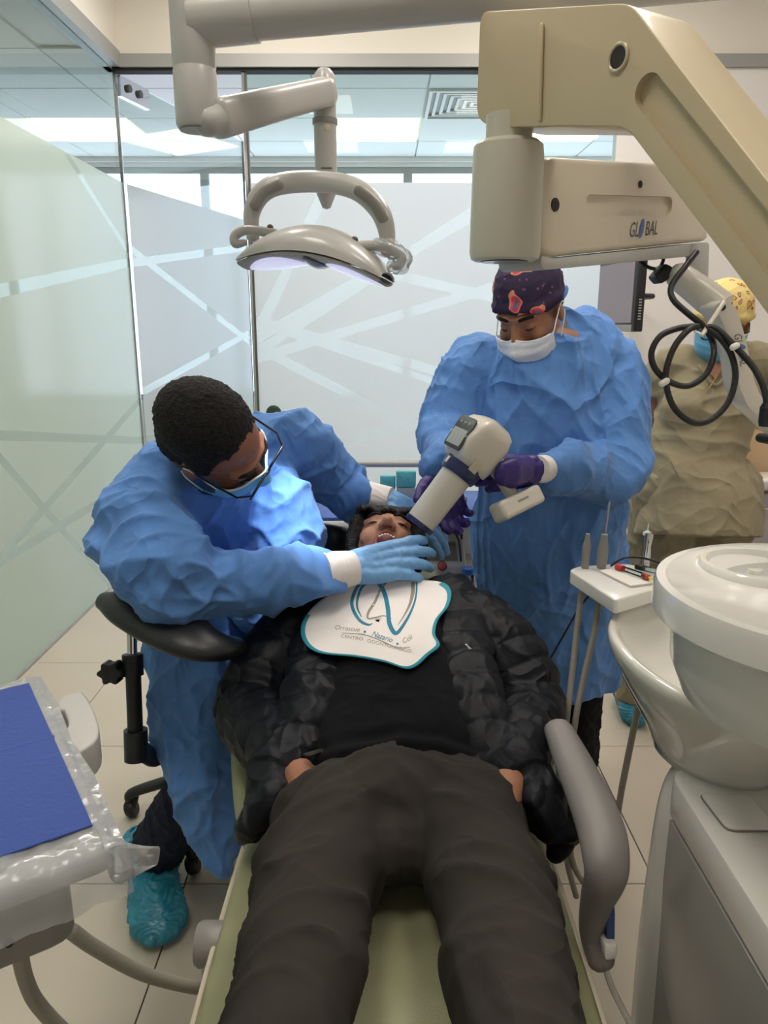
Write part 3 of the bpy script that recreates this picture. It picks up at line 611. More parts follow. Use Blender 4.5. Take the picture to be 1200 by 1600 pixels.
g = G(); a, b = A2(915, 320), A2(1050, 322); e = V((0, 0, 1)); g.prism(rounded([a + e * .016, b + e * .016, b - e * .016, a - e * .016], .014, 5) and [p - bn * .01 for p in rounded([a + e * .016, b + e * .016, b - e * .016, a - e * .016], .014, 5)], bn * .017)
cut(arm2, g)
part(G().prism(rounded([A2(846, 398), A2(862, 404), A2(1108, 378), A2(1106, 398), A2(852, 422), A2(846, 415)], .008), bn * .085), 'lower_trim', 'grey_white_plastic', ua, .004)
for hx_, hy_, r_ in ((867, 320, .010), (1000, 288, .006)):
    h = A2(hx_, hy_); part(G().cyl(h - bn * .0015, h + bn * .02, r_), 'screw_hole', 'dark_gap', ua)
lo = A2(982, 371); lx = (A2(1030, 366) - lo).normalized(); logo(lo, lx, V((0, 0, 1)), .0255, ua, -bn)
part(G().tube([W(842, 396, 1.18), W(846, 404, 1.19), W(856, 408, 1.2)], [.012, .016, .012], 14, k=3), 'elbow_web', 'beige_plastic_pale', ua)
# bracket below the second arm
part(G().tube([W(1090, 385, 1.47), W(1088, 445, 1.47)], [.021, .021], 20, round_ends=False), 'drop_tube', 'grey_white_plastic', ua)
j0, j1 = W(1062, 432, 1.46), W(1128, 482, 1.42)
part(G().tube([j0, j0.lerp(j1, .62)], [.026, .029], 22), 'swivel_joint', 'warm_white_plastic', ua, angle=60)
part(G().tube([j0.lerp(j1, .64), j1], [.0295, .0295], 22, round_ends=False), 'swivel_collar', 'warm_white_plastic', ua, angle=60)
bp0 = W(1140, 520, 1.40); bpn = V((-.25, .97, 0)).normalized()
def A3(x, y): return WP(x, y, bp0, bpn)
part(G().prism(rounded([A3(1115, 480), A3(1128, 468), A3(1150, 478), A3(1166, 530), A3(1178, 592), A3(1190, 622), A3(1240, 640), A3(1240, 700), A3(1190, 655), A3(1168, 635), A3(1154, 600), A3(1150, 560), A3(1128, 500)], .014, 5), bpn * .045), 'lower_bracket', 'warm_white_plastic', ua, .006, 3)
l3 = A3(1146, 522); logo(l3, (A3(1158, 580) - l3).normalized(), (A3(1162, 518) - l3).normalized(), .017, ua, -bpn)
part(G().tube([W(1097, 524, 1.33), W(1131, 472, 1.36)], [(.004, .004)] * 2, 10), 'cable_hook', 'warm_white_plastic', ua)
part(G().ball(W(1128, 480, 1.37), .007), 'hook_screw', 'black_plastic', ua)
part(G().prism(rounded([W(1022, 432, 1.45), W(1040, 411, 1.45), W(1053, 418, 1.45), W(1046, 436, 1.45), W(1033, 444, 1.45)], .006), (0, .04, 0)), 'camera_clip', 'black_plastic', ua, .003)
part(G().tube([W(1045, 428, 1.47), W(1062, 432, 1.47)], .012, 12), 'clip_neck', 'black_plastic', ua)
part(G().tube([W(995, 402, 1.5), W(1010, 416, 1.5), W(1028, 420, 1.49), W(1036, 408, 1.48), W(1037, 396, 1.48)], .0035, 8, k=6), 'clip_cord', 'black_rubber', ua)
cb = thing('coiled_cable', 'thick black cable coiled in two loops and hung on a bracket hook', 'cable', W(1100, 515, 1.36))
cab = [(1088, 394, 1.40), (1068, 420, 1.38), (1049, 447, 1.37), (1052, 468, 1.36), (1075, 490, 1.35), (1097, 508, 1.35), (1112, 530, 1.35), (1115, 555, 1.34), (1103, 585, 1.34), (1075, 603, 1.34), (1045, 596, 1.34), (1023, 575, 1.34), (1018, 550, 1.34), (1032, 525, 1.34), (1060, 513, 1.345), (1090, 510, 1.34), (1075, 516, 1.33), (1052, 545, 1.33), (1040, 590, 1.33), (1052, 635, 1.33), (1082, 660, 1.33), (1112, 655, 1.33), (1138, 628, 1.33), (1149, 590, 1.33), (1143, 555, 1.33), (1125, 528, 1.33), (1105, 513, 1.335), (1120, 514, 1.33), (1150, 543, 1.32), (1178, 575, 1.31), (1194, 608, 1.30), (1199, 640, 1.30)]
part(G().tube([W(*p) for p in cab], .0056, 10, k=5), 'cable', 'hose_dark', cb, angle=180)
part(G().tube([W(1034, 600, 1.325), W(1042, 595, 1.325)], .0058, 10), 'cable_tie', 'paper_white', cb)
part(G().tube([W(1145, 543, 1.315), W(1151, 540, 1.315)], .0058, 10), 'cable_tie', 'paper_white', cb)
part(G().lathe([(0, -.02), (.011, -.02), (.013, -.012), (.013, .012), (.009, .02), (0, .02)], W(1198, 648, 1.30), n=8), 'plug', 'black_plastic', cb, smooth=False)
hp = tag(part(G().tube([W(1188, 684, 1.25), W(1215, 688, 1.22)], [.008, .009], 14), 'rubber_grip', 'black_rubber'), 'short black rounded rubber grip below the hanging cable plug', 'grip')

# ------------------------------------------------------------------ assistant's instrument tray and hoses
at = thing('instrument_holder', 'small white holder tray with suction handles beside the spittoon', 'instrument tray', (.5, 1.5, .95))
TZ = .985
ol = [WZ(889, 890, TZ), WZ(962, 938, TZ), WZ(1050, 912, TZ), WZ(1060, 895, TZ), WZ(975, 880, TZ), WZ(905, 884, TZ)]
part(G().prism(rounded(ol, .012, 4), (0, 0, -.03)), 'tray', 'bright_white_plastic', at, .006, 3)
part(G().tube([(.53, 1.55, .962), (.64, 1.62, .85), (.72, 1.54, .66), (.74, 1.3, .62), (.74, 1.17, .62)], .02, 14, k=4), 'support_arm', 'warm_white_plastic', at)
def rod(name, prof, base, tipdir, mat, parent):
    d = V(tipdir).normalized(); s_, u_ = frame(d, (0, 1, 0)); return part(G().lathe(prof, base, Matrix((s_, u_, d)).transposed(), n=16), name, mat, parent)
s1 = rod('suction_handle', [(0, -.02), (.008, -.02), (.0085, .03), (.0095, .045), (.007, .055), (.0055, .062), (.0045, .075), (0, .076)], W(914, 886, 1.64), (.02, 0, 1), 'grey_plastic', at)
s2 = rod('suction_handle', [(0, -.02), (.009, -.02), (.011, .01), (.0115, .03), (.009, .05), (.007, .06), (.0065, .068), (0, .069)], W(940, 882, 1.64), (.03, 0, 1), 'grey_plastic', at)
rod('metal_tip', [(0, 0), (.0028, 0), (.0024, .07), (.0015, .078), (0, .078)], W(945, 838, 1.635), (.06, 0, 1), 'steel', s2)
rod('collar', [(0, -.006), (.0062, -.006), (.0062, .004), (0, .004)], W(944, 838, 1.635), (.06, 0, 1), 'warm_white_plastic', s2)
sy = rod('air_syringe', [(0, -.02), (.008, -.02), (.0085, .01), (.007, .03), (.0095, .05), (.009, .058), (0, .06)], W(1010, 873, 1.68), (.02, 0, 1), 'chrome', at)
rod('syringe_dome', [(.0098, 0), (.009, .006), (.005, .009), (.002, .011), (.0015, .026), (0, .026)], W(1011, 836, 1.68), (.05, 0, 1), 'bright_white_plastic', sy)
for k, pts in enumerate((((908, 928, 1.63), (902, 980, 1.62), (893, 1060, 1.60), (884, 1140, 1.58), (877, 1230, 1.6), (883, 1330, 1.62), (900, 1400, 1.66)), ((937, 926, 1.60), (929, 985, 1.60), (912, 1060, 1.585), (897, 1140, 1.57), (889, 1240, 1.58), (893, 1340, 1.62), (915, 1385, 1.7)))):
    part(G().tube([W(*p) for p in pts], .0065, 12, k=5), 'suction_hose', 'hose_grey', at, angle=180)
part(G().tube([W(1000, 1095, 1.56), W(988, 1150, 1.58), W(972, 1230, 1.62), W(962, 1290, 1.66), W(945, 1380, 1.72)], .007, 12, k=5), 'drain_hose', 'hose_grey', at, angle=180)
part(G().tube([W(858, 1032, 1.75), W(885, 985, 1.72), W(905, 950, 1.66), W(925, 925, 1.62)], .0025, 8, k=5), 'thin_cord', 'black_rubber', at, angle=180)
part(G().tube([WZ(955, 884, TZ + .012), WZ(975, 872, TZ + .03), WZ(1005, 872, TZ + .03), WZ(1045, 884, TZ + .02)], .0025, 8, k=5), 'thin_cord', 'black_rubber', at, angle=180)
pp = tag(part(G().prism([WZ(937, 894, TZ + .001), WZ(985, 918, TZ + .001), WZ(1028, 912, TZ + .001), WZ(978, 887, TZ + .001)], (0, 0, .004)), 'paper_sheet', 'paper_white'), 'folded white paper under the syringes on the holder tray', 'paper')
def syringe(name, a, b, m1, m2, label):
    a, b = V(a), V(b); t = thing(name, label, 'syringe', a); d = (b - a).normalized(); L_ = (b - a).length
    s_, u_ = frame(d, (0, 0, 1)); rot = Matrix((s_, u_, d)).transposed()
    part(G().lathe([(0, 0), (.006, 0), (.006, L_ * .7), (0, L_ * .7)], a, rot, 16), 'barrel', 'cup_glass', t)
    part(G().lathe([(0, -.006), (.0066, -.006), (.0066, .012), (0, .012)], a, rot, 16), 'cap', m1, t)
    part(G().lathe([(0, L_ * .6), (.0058, L_ * .6), (.0058, L_ * .75), (0, L_ * .75)], a, rot, 16), 'stopper', m2, t)
    part(G().lathe([(0, L_ * .72), (.0025, L_ * .72), (.0025, L_), (.006, L_), (.006, L_ + .003), (0, L_ + .003)], a, rot, 16), 'plunger', 'yellow_plastic' if m1 == 'red_plastic' else 'black_plastic', t)
syringe('syringe', WZ(967, 886, TZ + .012), WZ(1030, 908, TZ + .012), 'red_plastic', 'red_plastic', 'clear syringe with red cap on white paper')
syringe('syringe', WZ(998, 886, TZ + .010), WZ(1046, 898, TZ + .012), 'black_plastic', 'dark_grey_plastic', 'clear syringe with black cap behind the red one')

# ------------------------------------------------------------------ delivery tray at the left
dt = thing('delivery_tray', 'delivery tray wrapped in clear plastic film with a grey underside', 'delivery tray', (-.55, .75, .8))
DZ = .95; c0 = WZ(45, 1072, DZ); c1 = WZ(150, 1300, DZ); de = (c1 - c0).normalized(); dl = V((de.y, -de.x, 0)); dl = dl if dl.x < 0 else -dl
def T(u, v, z=0): return c0 + de * u + dl * v + V((0, 0, z))
LE = (c1 - c0).length
part(G().prism(rounded([T(-.012, -.012, -.03), T(LE + .035, -.012, -.03), T(LE + .035, .5, -.03), T(-.012, .5, -.03)], .02, 4), (0, 0, .028)), 'tray_body', 'grey_white_plastic', dt, .006, 3)
part(G().prism(rounded([T(.07, .05, -.115), T(LE + .018, .03, -.115), T(LE + .018, .5, -.115), T(.07, .5, -.115)], .03, 4), (0, 0, .085)), 'underside', 'grey_plastic', dt, .012, 3)
part(G().ball(T(LE + .019, .10, -.08), .005), 'screw', 'dark_gap', dt)
pw = G()
def wrap_sheet(uv): return [[T(u, v, z) + V((noise.noise(V((u * 30, v * 30, z * 30))), noise.noise(V((u * 30, v * 30, 9))), noise.noise(V((v * 40, u * 40, 5))))) * (.0007 if (-.004 < u < LE and z > .003 and v > -.016) else .006) for (u, v, z) in row] for row in uv]
rows = []
for (u0, z0) in ((-.02, -.04), (-.022, -.008), (-.018, .004), (.0, .004), (LE * .25, .0045), (LE * .5, .0045), (LE * .75, .0045), (LE, .005), (LE + .02, .004), (LE + .04, -.004), (LE + .047, -.02), (LE + .046, -.038), (LE + .05, -.055)):
    rows.append([(u0, -.022 + k * .52 / 40, z0) for k in range(41)])
sheet('plastic_cover', wrap_sheet(rows), 'plastic_wrap', dt, .0008)
rows = []
for (v0, z0) in ((.0, .005), (-.012, .005), (-.022, -.002), (-.024, -.02), (-.026, -.045)): rows.append([(-.02 + k * (LE + .065) / 40, v0, z0) for k in range(41)])
sheet('plastic_side', wrap_sheet(rows), 'plastic_wrap', dt, .0008)
part(G().tube([T(LE + .04, -.015, -.02), T(LE + .045, -.035, -.022), T(LE + .045, -.052, -.026)], [(.016, .022), (.008, .015), (.003, .012)], 10, k=4, fold=lambda u, a: .2 * math.sin(7 * a)), 'plastic_tail', 'plastic_wrap', dt, angle=25)
bpz = tag(part(G().prism([T(.006, .0, .006), T(LE - .004, .002, .006), T(LE - .004, .46, .006), T(.006, .46, .006)], (0, 0, .002)), 'tray_paper', 'blue_paper', smooth=False), 'dark blue paper cover laid on the delivery tray', 'paper')
part(G().tube([T(LE * .46, .0, .0075), T(LE * .47, .25, .0078), T(LE * .48, .46, .0075)], [(.004, .0012)] * 3, 8, up=(0, 0, 1), k=3), 'paper_fold', 'blue_paper', bpz)
HZ = .945
ho = [(88, 1098), (98, 1086), (128, 1079), (137, 1090), (148, 1112), (155, 1134), (154, 1148), (146, 1160), (128, 1172), (98, 1184), (82, 1168), (80, 1152), (98, 1144), (106, 1134), (106, 1124), (99, 1108), (92, 1108)]
part(G().prism(rounded([WZ(x, y, HZ) for x, y in ho], .006, 4), (0, 0, -.05)), 'side_handle', 'light_grey_plastic', dt, .004, 3)
part(G().tube([W(112, 1455, .93), W(150, 1482, .97), W(220, 1520, 1.04), W(290, 1540, 1.12), W(330, 1546, 1.17)], .0095, 14, k=5), 'supply_hose', 'hose_grey', dt, angle=180)
part(G().tube([W(32, 1495, .9), W(40, 1530, .92), W(60, 1570, .95), W(110, 1620, 1.0), W(200, 1680, 1.1)], .0095, 14, k=5), 'supply_hose', 'hose_grey', dt, angle=180)
part(G().tube([T(.25, .3, -.1), T(.25, .32, -.3), T(.2, .36, -.95)], .03, 16), 'stand_post', 'light_grey_plastic', dt)
part(G().lathe([(0, 0), (.2, 0), (.2, .012), (.05, .03), (0, .03)], T(.2, .36, -.95)), 'stand_base', 'grey_plastic', dt)

# ------------------------------------------------------------------ wall monitor
mo = thing('wall_monitor', 'flat black monitor with a mauve screen on a bracket by the white wall', 'monitor', (1.45, BY - .03, 1.45))
mr = W(1001, 466, 3.9); ml_ = W(941, 458, 4.45); mx = (mr - ml_); mx.z = 0; mw_ = mx.length; mx.normalize(); mn = V((mx.y, -mx.x, 0)); mn = mn if mn.x < 0 else -mn
mc = (mr + ml_) / 2; mrot = Matrix((mx, mn, V((0, 0, 1)))).transposed(); mh = .385
part(G().box(mc, (mw_, .05, mh), mrot), 'casing', 'black_plastic', mo, .008, 2)
part(G().box(mc + mn * .026 + V((0, 0, .012)) - mx * .01, (mw_ * .9, .004, mh * .82), mrot), 'screen', 'screen_mauve', mo)
part(G().box(mc + mn * .0265 + V((0, 0, -mh * .45)) - mx * .01, (mw_ * .94, .004, mh * .09), mrot), 'lower_bezel', 'grey_plastic', mo)
for k in range(8): part(G().box(mc + mx * (mw_ / 2 + .001) + V((0, 0, -.03 - k * .014)), (.003, .014, .006), mrot), 'button', 'grey_white_plastic', mo, smooth=False)
part(G().box(mc - mn * .04, (.1, .03, .1), mrot), 'mount_plate', 'black_metal', mo, .004)
e0 = mc - mn * .05; e1 = e0 + V((.17, .12, 0)); e2 = V((e1.x + .02, BY - .03, e1.z))
part(G().tube([e0, e1, e2], .016, 10), 'mount_arm', 'black_metal', mo)
part(G().box(e2 - V((0, .01, 0)), (.07, .02, .2)), 'wall_plate', 'black_metal', mo, .004)
# drawer cabinet at right
cx0, cy0 = 1.40, 2.95
kb = thing('drawer_cabinet', 'lavender-grey drawer cabinet with a white rounded worktop by the beige scrubs', 'cabinet', (1.75, 3.25, 0))
slab('carcass', (cx0, cy0, .06), (2.3, 3.55, .86), 'lavender_front', kb, .003)
for z in (.08, .34, .60):
    d_ = slab('drawer', (cx0 + .01, cy0 - .018, z), (2.28, cy0, z + .245), 'lavender_front', kb, .003)
    part(G().tube([(1.5, cy0 - .02, z + .19), (1.5, cy0 - .045, z + .19), (1.66, cy0 - .045, z + .19), (1.66, cy0 - .02, z + .19)], .006, 10), 'handle', 'chrome', d_)
part(G().box((1.84, 3.24, .885), (.98, .68, .05)), 'worktop', 'bright_white_plastic', kb, .02, 4)
slab('plinth', (cx0 + .04, cy0 + .04, 0), (2.26, 3.5, .06), 'dark_grey_plastic', kb)
wbx = thing('wooden_box', 'pale wooden box on the white worktop behind the beige scrubs', 'box', (1.65, 3.15, .91))
slab('box_body', (1.46, 3.05, .91), (1.9, 3.3, 1.09), 'wood_pale', wbx, .004); slab('box_lid', (1.455, 3.045, 1.091), (1.905, 3.305, 1.115), 'wood_pale', wbx, .004)

# ------------------------------------------------------------------ cart behind the patient's head
ct = thing('instrument_cart', 'white wheeled cart with a blue top mat behind the patient', 'cart', (.05, 2.75, 0))
KX0, KX1, KY0, KY1, KZ = -.30, .46, 2.42, 2.86, .865
slab('top_shelf', (KX0, KY0, KZ - .03), (KX1, KY1, KZ), 'bright_white_plastic', ct, .008)
slab('top_mat', (KX0 + .02, KY0 + .005, KZ), (KX1 - .02, KY1 - .02, KZ + .012), 'lead_blue', ct, .003)
slab('back_panel', (KX0, KY1 - .02, .1), (KX1, KY1, KZ - .03), 'bright_white_plastic', ct)
slab('lower_shelf', (KX0, KY0, .60), (KX1, KY1 - .02, .625), 'bright_white_plastic', ct, .006)
slab('lower_shelf', (KX0, KY0, .16), (KX1, KY1 - .02, .185), 'bright_white_plastic', ct, .006)
for x in (KX0 + .02, KX1 - .02):
    for y in (KY0 + .02, KY1 - .02):
        part(G().cyl((x, y, .06), (x, y, KZ - .02), .013), 'post', 'aluminium', ct); part(G().lathe([(0, -.012), (.03, -.012), (.032, 0), (.03, .012), (0, .012)], (x, y, .032), Matrix.Rotation(R(90), 3, 'Y'), 16), 'caster', 'black_rubber', ct)
for x in (KX0 + .03, KX1 - .03): part(G().cyl((x, KY1 - .01, KZ - .01), (x, KY1 - .01, KZ + .115), .008), 'rail_post', 'aluminium', ct)
part(G().tube([(KX0 + .01, KY1 - .01, KZ + .115), (KX1 - .01, KY1 - .01, KZ + .115)], .014, 12), 'rail', 'aluminium', ct)
def pack(x0, x1, y0, y1, t, mat, name, label, th=.04):
    a, b = W(x0, y1, t), W(x1, y0, t); g = G().box((a + b) / 2, (b.x - a.x, th, b.z - a.z)); g.mesh('x')
    return g
for i, (x0, x1, y0, y1, t, lab) in enumerate(((594, 618, 742, 790, 2.62, 'low teal sterilised instrument pouch standing on the cart'), (619, 650, 735, 790, 2.60, 'tall teal and grey instrument pouch standing on the cart'))):
    z0 = KZ + .0115; a, b = W(x0, y0, t), W(x1, y0, t); tt = thing('instrument_pouch', lab, 'pouch', ((a.x + b.x) / 2, a.y, z0), None)
    h = a.z - z0
    part(G().box(((a.x + b.x) / 2, a.y, z0 + h * .78), (b.x - a.x, .025, h * .44)), 'teal_film', 'teal_pack', tt, .006, 3)
    part(G().box(((a.x + b.x) / 2, a.y, z0 + h * .28), (b.x - a.x - .003, .022, h * .56)), 'paper_side', 'pack_grey', tt, .005, 3)
mb = tag(part(G().lathe([(0, 0), (.02, 0), (.035, .018), (.04, .045), (.038, .045), (.032, .018), (.0, .004)], (W(714, 800, 2.55).x, 2.52, KZ + .011)), 'metal_bowl', 'steel'), 'small steel bowl on the blue cart mat', 'bowl')
sb = tag(part(G().box((W(645, 790, 2.55).x, 2.615, KZ + .03), (.05, .05, .04)), 'small_box', 'beige_plastic_pale', None, .004), 'small beige box beside the teal pouches', 'box')
# device on the lower shelf
dv = thing('suction_device', 'grey tabletop device with black wire handle and red knob on the cart shelf', 'device', (.2, 2.55, .625))
d0 = W(697, 900, 2.40); dx = d0.x; dw = .17
part(G().prism([(dx - dw / 2, 2.45, .626), (dx - dw / 2, 2.45, .70), (dx - dw / 2, 2.58, .755), (dx - dw / 2, 2.70, .755), (dx - dw / 2, 2.70, .626)], (dw, 0, 0)), 'housing', 'light_grey_plastic', dv, .008, 3)
part(G().box((dx - .005, 2.515, .733), (dw * .7, .10, .006), Matrix.Rotation(R(23), 3, 'X')), 'panel_plate', 'steel', dv)
part(G().tube([(dx - .08, 2.6, .74), (dx - .08, 2.58, .81), (dx - .07, 2.58, .82), (dx + .07, 2.58, .82), (dx + .08, 2.58, .81), (dx + .08, 2.6, .74)], .004, 8), 'wire_handle', 'black_metal', dv)
part(G().tube([(dx - .055, 2.47, .72), (dx - .04, 2.5, .79), (dx + .01, 2.5, .825), (dx + .055, 2.49, .79), (dx + .065, 2.46, .715)], .0035, 8, k=6), 'black_tube', 'black_rubber', dv)
part(G().lathe([(0, 0), (.016, 0), (.017, .006), (.012, .012), (0, .013)], (dx, 2.445, .70), Matrix.Rotation(R(60), 3, 'X')), 'red_knob', 'dark_red', dv)
bt = thing('capped_jar', 'small jar with a blue lid in front of the grey device', 'jar', (dx + .085, 2.424, .625))
part(G().lathe([(0, 0), (.02, 0), (.022, .01), (.022, .05), (.016, .06), (0, .06)], (dx + .085, 2.424, .626)), 'jar_body', 'cup_glass', bt); part(G().lathe([(0, .055), (.02, .055), (.02, .075), (.016, .078), (0, .078)], (dx + .085, 2.424, .626)), 'lid', 'cap_blue', bt)
# ------------------------------------------------------------------ doctor's stool
def caster(g_center, parent):
    o = part(G().lathe([(0, -.014), (.024, -.014), (.028, -.009), (.028, .009), (.024, .014), (0, .014)], g_center + V((0, 0, .028)), Matrix.Rotation(R(70), 3, 'Y'), 20), 'caster', 'black_plastic', parent)
    part(G().tube([g_center + V((0, 0, .03)), g_center + V((.01, .01, .062))], [.016, .013], 12), 'caster_hood', 'black_plastic', o)
def stool(cx, cy, ang, label, seat_z):
    t = thing('operator_stool', label, 'stool', (cx, cy, 0))
    for k in range(5):
        a = ang + k * 2 * math.pi / 5; d = V((math.cos(a), math.sin(a), 0)); c = V((cx, cy, 0))
        part(G().tube([c + V((0, 0, .13)), c + d * .14 + V((0, 0, .12)), c + d * .29 + V((0, 0, .085)), c + d * .31 + V((0, 0, .065))], [(.024, .02), (.022, .018), (.019, .015), (.017, .014)], 14, up=(0, 0, 1), k=4), 'base_leg', 'black_plastic', t)
        caster(c + d * .305, t)
    part(G().cyl((cx, cy, .1), (cx, cy, .3), .028), 'gas_column', 'black_metal', t); part(G().cyl((cx, cy, .28), (cx, cy, seat_z - .06), .014), 'piston', 'chrome', t)
    part(G().lathe([(0, -.07), (.12, -.07), (.17, -.06), (.195, -.03), (.19, -.005), (.15, .005), (0, .0)], (cx, cy, seat_z), n=40), 'seat', 'black_vinyl', t)
    return t
st = stool(-.49, 2.12, math.atan2(2.07 - 2.12, -.80 + .49), 'black operator stool with curved body rest beside the masked man', .50)
px_, py_ = -.64, 1.76
sr = part(G().tube([W(165, 940, 1.57), W(200, 950, 1.54), W(255, 976, 1.50), W(305, 998, 1.47), W(345, 1010, 1.49), W(368, 1010, 1.54)], [(.022, .02), (.048, .028), (.058, .028), (.056, .027), (.040, .025), (.025, .02)], 24, up=(0, -.25, 1), k=6), 'body_rest', 'black_vinyl', st, angle=180)
TP = 1.64
part(G().cyl(W(205, 960, TP), W(207, 1032, TP), .0105), 'rest_rod', 'chrome', st)
part(G().cyl(W(207, 1024, TP), W(213, 1185, TP + .02), .0165), 'rest_tube', 'black_plastic', st)
part(G().cyl(W(207, 1022, TP), W(208, 1055, TP), .0225), 'clamp_collar', 'black_plastic', st)
part(G().cyl(W(212, 1140, TP + .015), W(213, 1187, TP + .02), .0255), 'foot_socket', 'black_plastic', st)
kc = W(170, 1054, TP - .03); star = [kc + V((.024 * (1 + .16 * math.cos(6 * a)) * math.cos(a), 0, .024 * (1 + .16 * math.cos(6 * a)) * math.sin(a))) for a in [2 * math.pi * k / 48 for k in range(48)]]
part(G().prism(star, (.006, .024, 0)), 'star_knob', 'black_plastic', st, .004, 2); part(G().cyl(kc + V((0, .01, 0)), W(205, 1045, TP), .010), 'knob_shaft', 'black_plastic', st)
part(G().tube([W(216, 1168, TP + .02), V((-.545, 1.60, .50)), V((-.565, 1.80, .415)), V((-.54, 1.98, .405)), V((-.49, 2.1, .42))], [(.018, .022)] * 5, 14, up=(0, 0, 1), k=4), 'rest_bracket', 'black_plastic', st)
st2 = st
part(G().tube([W(478, 838, 2.10), W(500, 842, 2.04), W(530, 850, 2.03), W(558, 858, 2.09), W(580, 860, 2.18)], [(.02, .035), (.028, .045), (.03, .048), (.028, .045), (.018, .035)], 20, up=(0, 0, 1), k=5), 'elbow_rest', 'black_vinyl', st2, angle=180)
part(G().tube([W(530, 872, 2.06), V((-.09, 2.08, .78)), V((-.07, 2.2, .55)), V((-.3, 2.22, .43)), V((-.47, 2.13, .43))], .014, 12, k=4), 'elbow_rest_bar', 'black_metal', st2)
# ------------------------------------------------------------------ people
def head_geo(g, c, B, s=1.0, mouth_open=False):
    P = lambda x, y, z: c + B @ (V((x, y, z)) * s)
    D = lambda *r: tuple(v * s for v in r)
    u = B @ V((0, 1, 0))
    g.ball(P(0, -.014, .032), D(.073, .092, .085), B); g.ball(P(0, .018, -.012), D(.065, .070, .082), B)
    g.tube([P(0, .0, -.04), P(0, .03, -.075), P(0, .052, -.096)], [D(.058, .05), D(.048, .04), D(.026, .022)], 16, up=u)
    for x in (-1, 1):
        g.ball(P(x * .038, .055, -.03), D(.024, .024, .026), B); g.ball(P(x * .031, .071, .002), D(.016, .013, .011), B)
        g.ball(P(x * .075, -.012, -.006), D(.009, .020, .031), B @ Matrix.Rotation(x * -.3, 3, 'Z')); g.ball(P(x * .0125, .092, -.035), D(.009, .010, .008), B)
    g.tube([P(-.05, .062, .022), P(-.025, .079, .024), P(0, .080, .02), P(.025, .079, .024), P(.05, .062, .022)], D(*[.009] * 5), 10)
    g.tube([P(0, .079, .014), P(0, .094, -.010), P(0, .103, -.030)], D(.009, .0105, .0125), 12)
    if not mouth_open:
        g.tube([P(-.024, .076, -.062), P(0, .088, -.060), P(.024, .076, -.062)], D(.007, .009, .007), 10); g.tube([P(-.02, .074, -.071), P(0, .084, -.072), P(.02, .074, -.071)], D(.007, .009, .007), 10)
    return P
def face_bits(P, par, s=1.0, closed=True, brow='hair_black'):
    for x in (-1, 1):
        part(G().tube([P(x * .046, .071, .0), P(x * .038, .080, -.004), P(x * .03, .0835, -.005), P(x * .019, .079, -.001)], [.0012, .0018, .0018, .001], 8, k=4), 'eyelid_line', 'eye_line', par)
        part(G().tube([P(x * .052, .064, .022), P(x * .036, .083, .029), P(x * .016, .088, .024)], [(.002, .003), (.0035, .005), (.003, .004)], 8, k=4), 'eyebrow', brow, par)
def surgical_mask(P, par, mat, edge='mask_edge', loops=True, drop=0):
    g = []
    for i in range(17):
        v = i / 16; z = .004 - drop - (.112 - drop * .6) * v; row = []
        for j in range(33):
            a = (j / 32 * 2 - 1) * R(78); x = .079 * math.sin(a) * (1 - .12 * v * v); nb = math.exp(-(x / .019) ** 2)
            y = .024 + (.074 + .020 * nb * max(0, 1 - abs(v - .32) * 1.7) + .012 * math.sin(math.pi * v)) * max(0, math.cos(a)) ** .75 - .035 * v ** 3 + .0016 * math.sin(v * 22)
            zz = z - .012 * (1 - nb) * (1 - v) * (1 if abs(x) > .012 else .3) + .020 * v * (1 - math.cos(a)) + (.0)
            row.append(P(x, y, zz))
        g.append(row)
    o = sheet('face_mask', g, mat, par, .002)
    part(G().tube(g[0][2:-2], .0022, 8), 'mask_edge', edge, o)
    if loops:
        for q, x in ((0, -1), (-1, 1)):
            part(G().tube([g[1][q], P(x * .082, -.005, .012), P(x * .084, -.022, .012)], .0016, 6, k=4), 'ear_loop', edge, o); part(G().tube([g[14][q], P(x * .083, -.01, -.03), P(x * .082, -.024, -.012)], .0016, 6, k=4), 'ear_loop', edge, o)
    return o
def spectacles(P, par, mat='black_plastic', w=.026, h=.018):
    g = G(); o = None
    for x in (-1, 1):
        c = x * .034; ring = rounded([P(c - w, .112, .002 - h), P(c + w, .112, .002 - h), P(c + w, .110, .002 + h), P(c - w, .110, .002 + h)], .010, 4)
        part_ = G().tube(ring, .0024, 8, closed=True)
        if o is None: o = part(part_, 'glasses', mat, par, angle=180)
        else: part(part_, 'rim', mat, o, angle=180)
        part(G().add(ring, [tuple(range(len(ring)))]), 'lens', 'cup_glass', o, smooth=False)
        part(G().tube([P(x * .060, .110, .010), P(x * .078, .088, .010), P(x * .081, .02, .008), P(x * .081, -.018, .012), P(x * .08, -.034, -.004)], [(.002, .0035)] * 5, 8, up=B_UP(P)), 'temple', mat, o)
    part(G().tube([P(-.008, .112, .006), P(0, .114, .009), P(.008, .112, .006)], .002, 8, k=3), 'bridge', mat, o)
    return o
def B_UP(P): return (P(0, 0, 1) - P(0, 0, 0)).normalized()
def rot_to(a, b, ang): return (a * math.cos(ang) + b * math.sin(ang)).normalized(), (b * math.cos(ang) - a * math.sin(ang)).normalized()
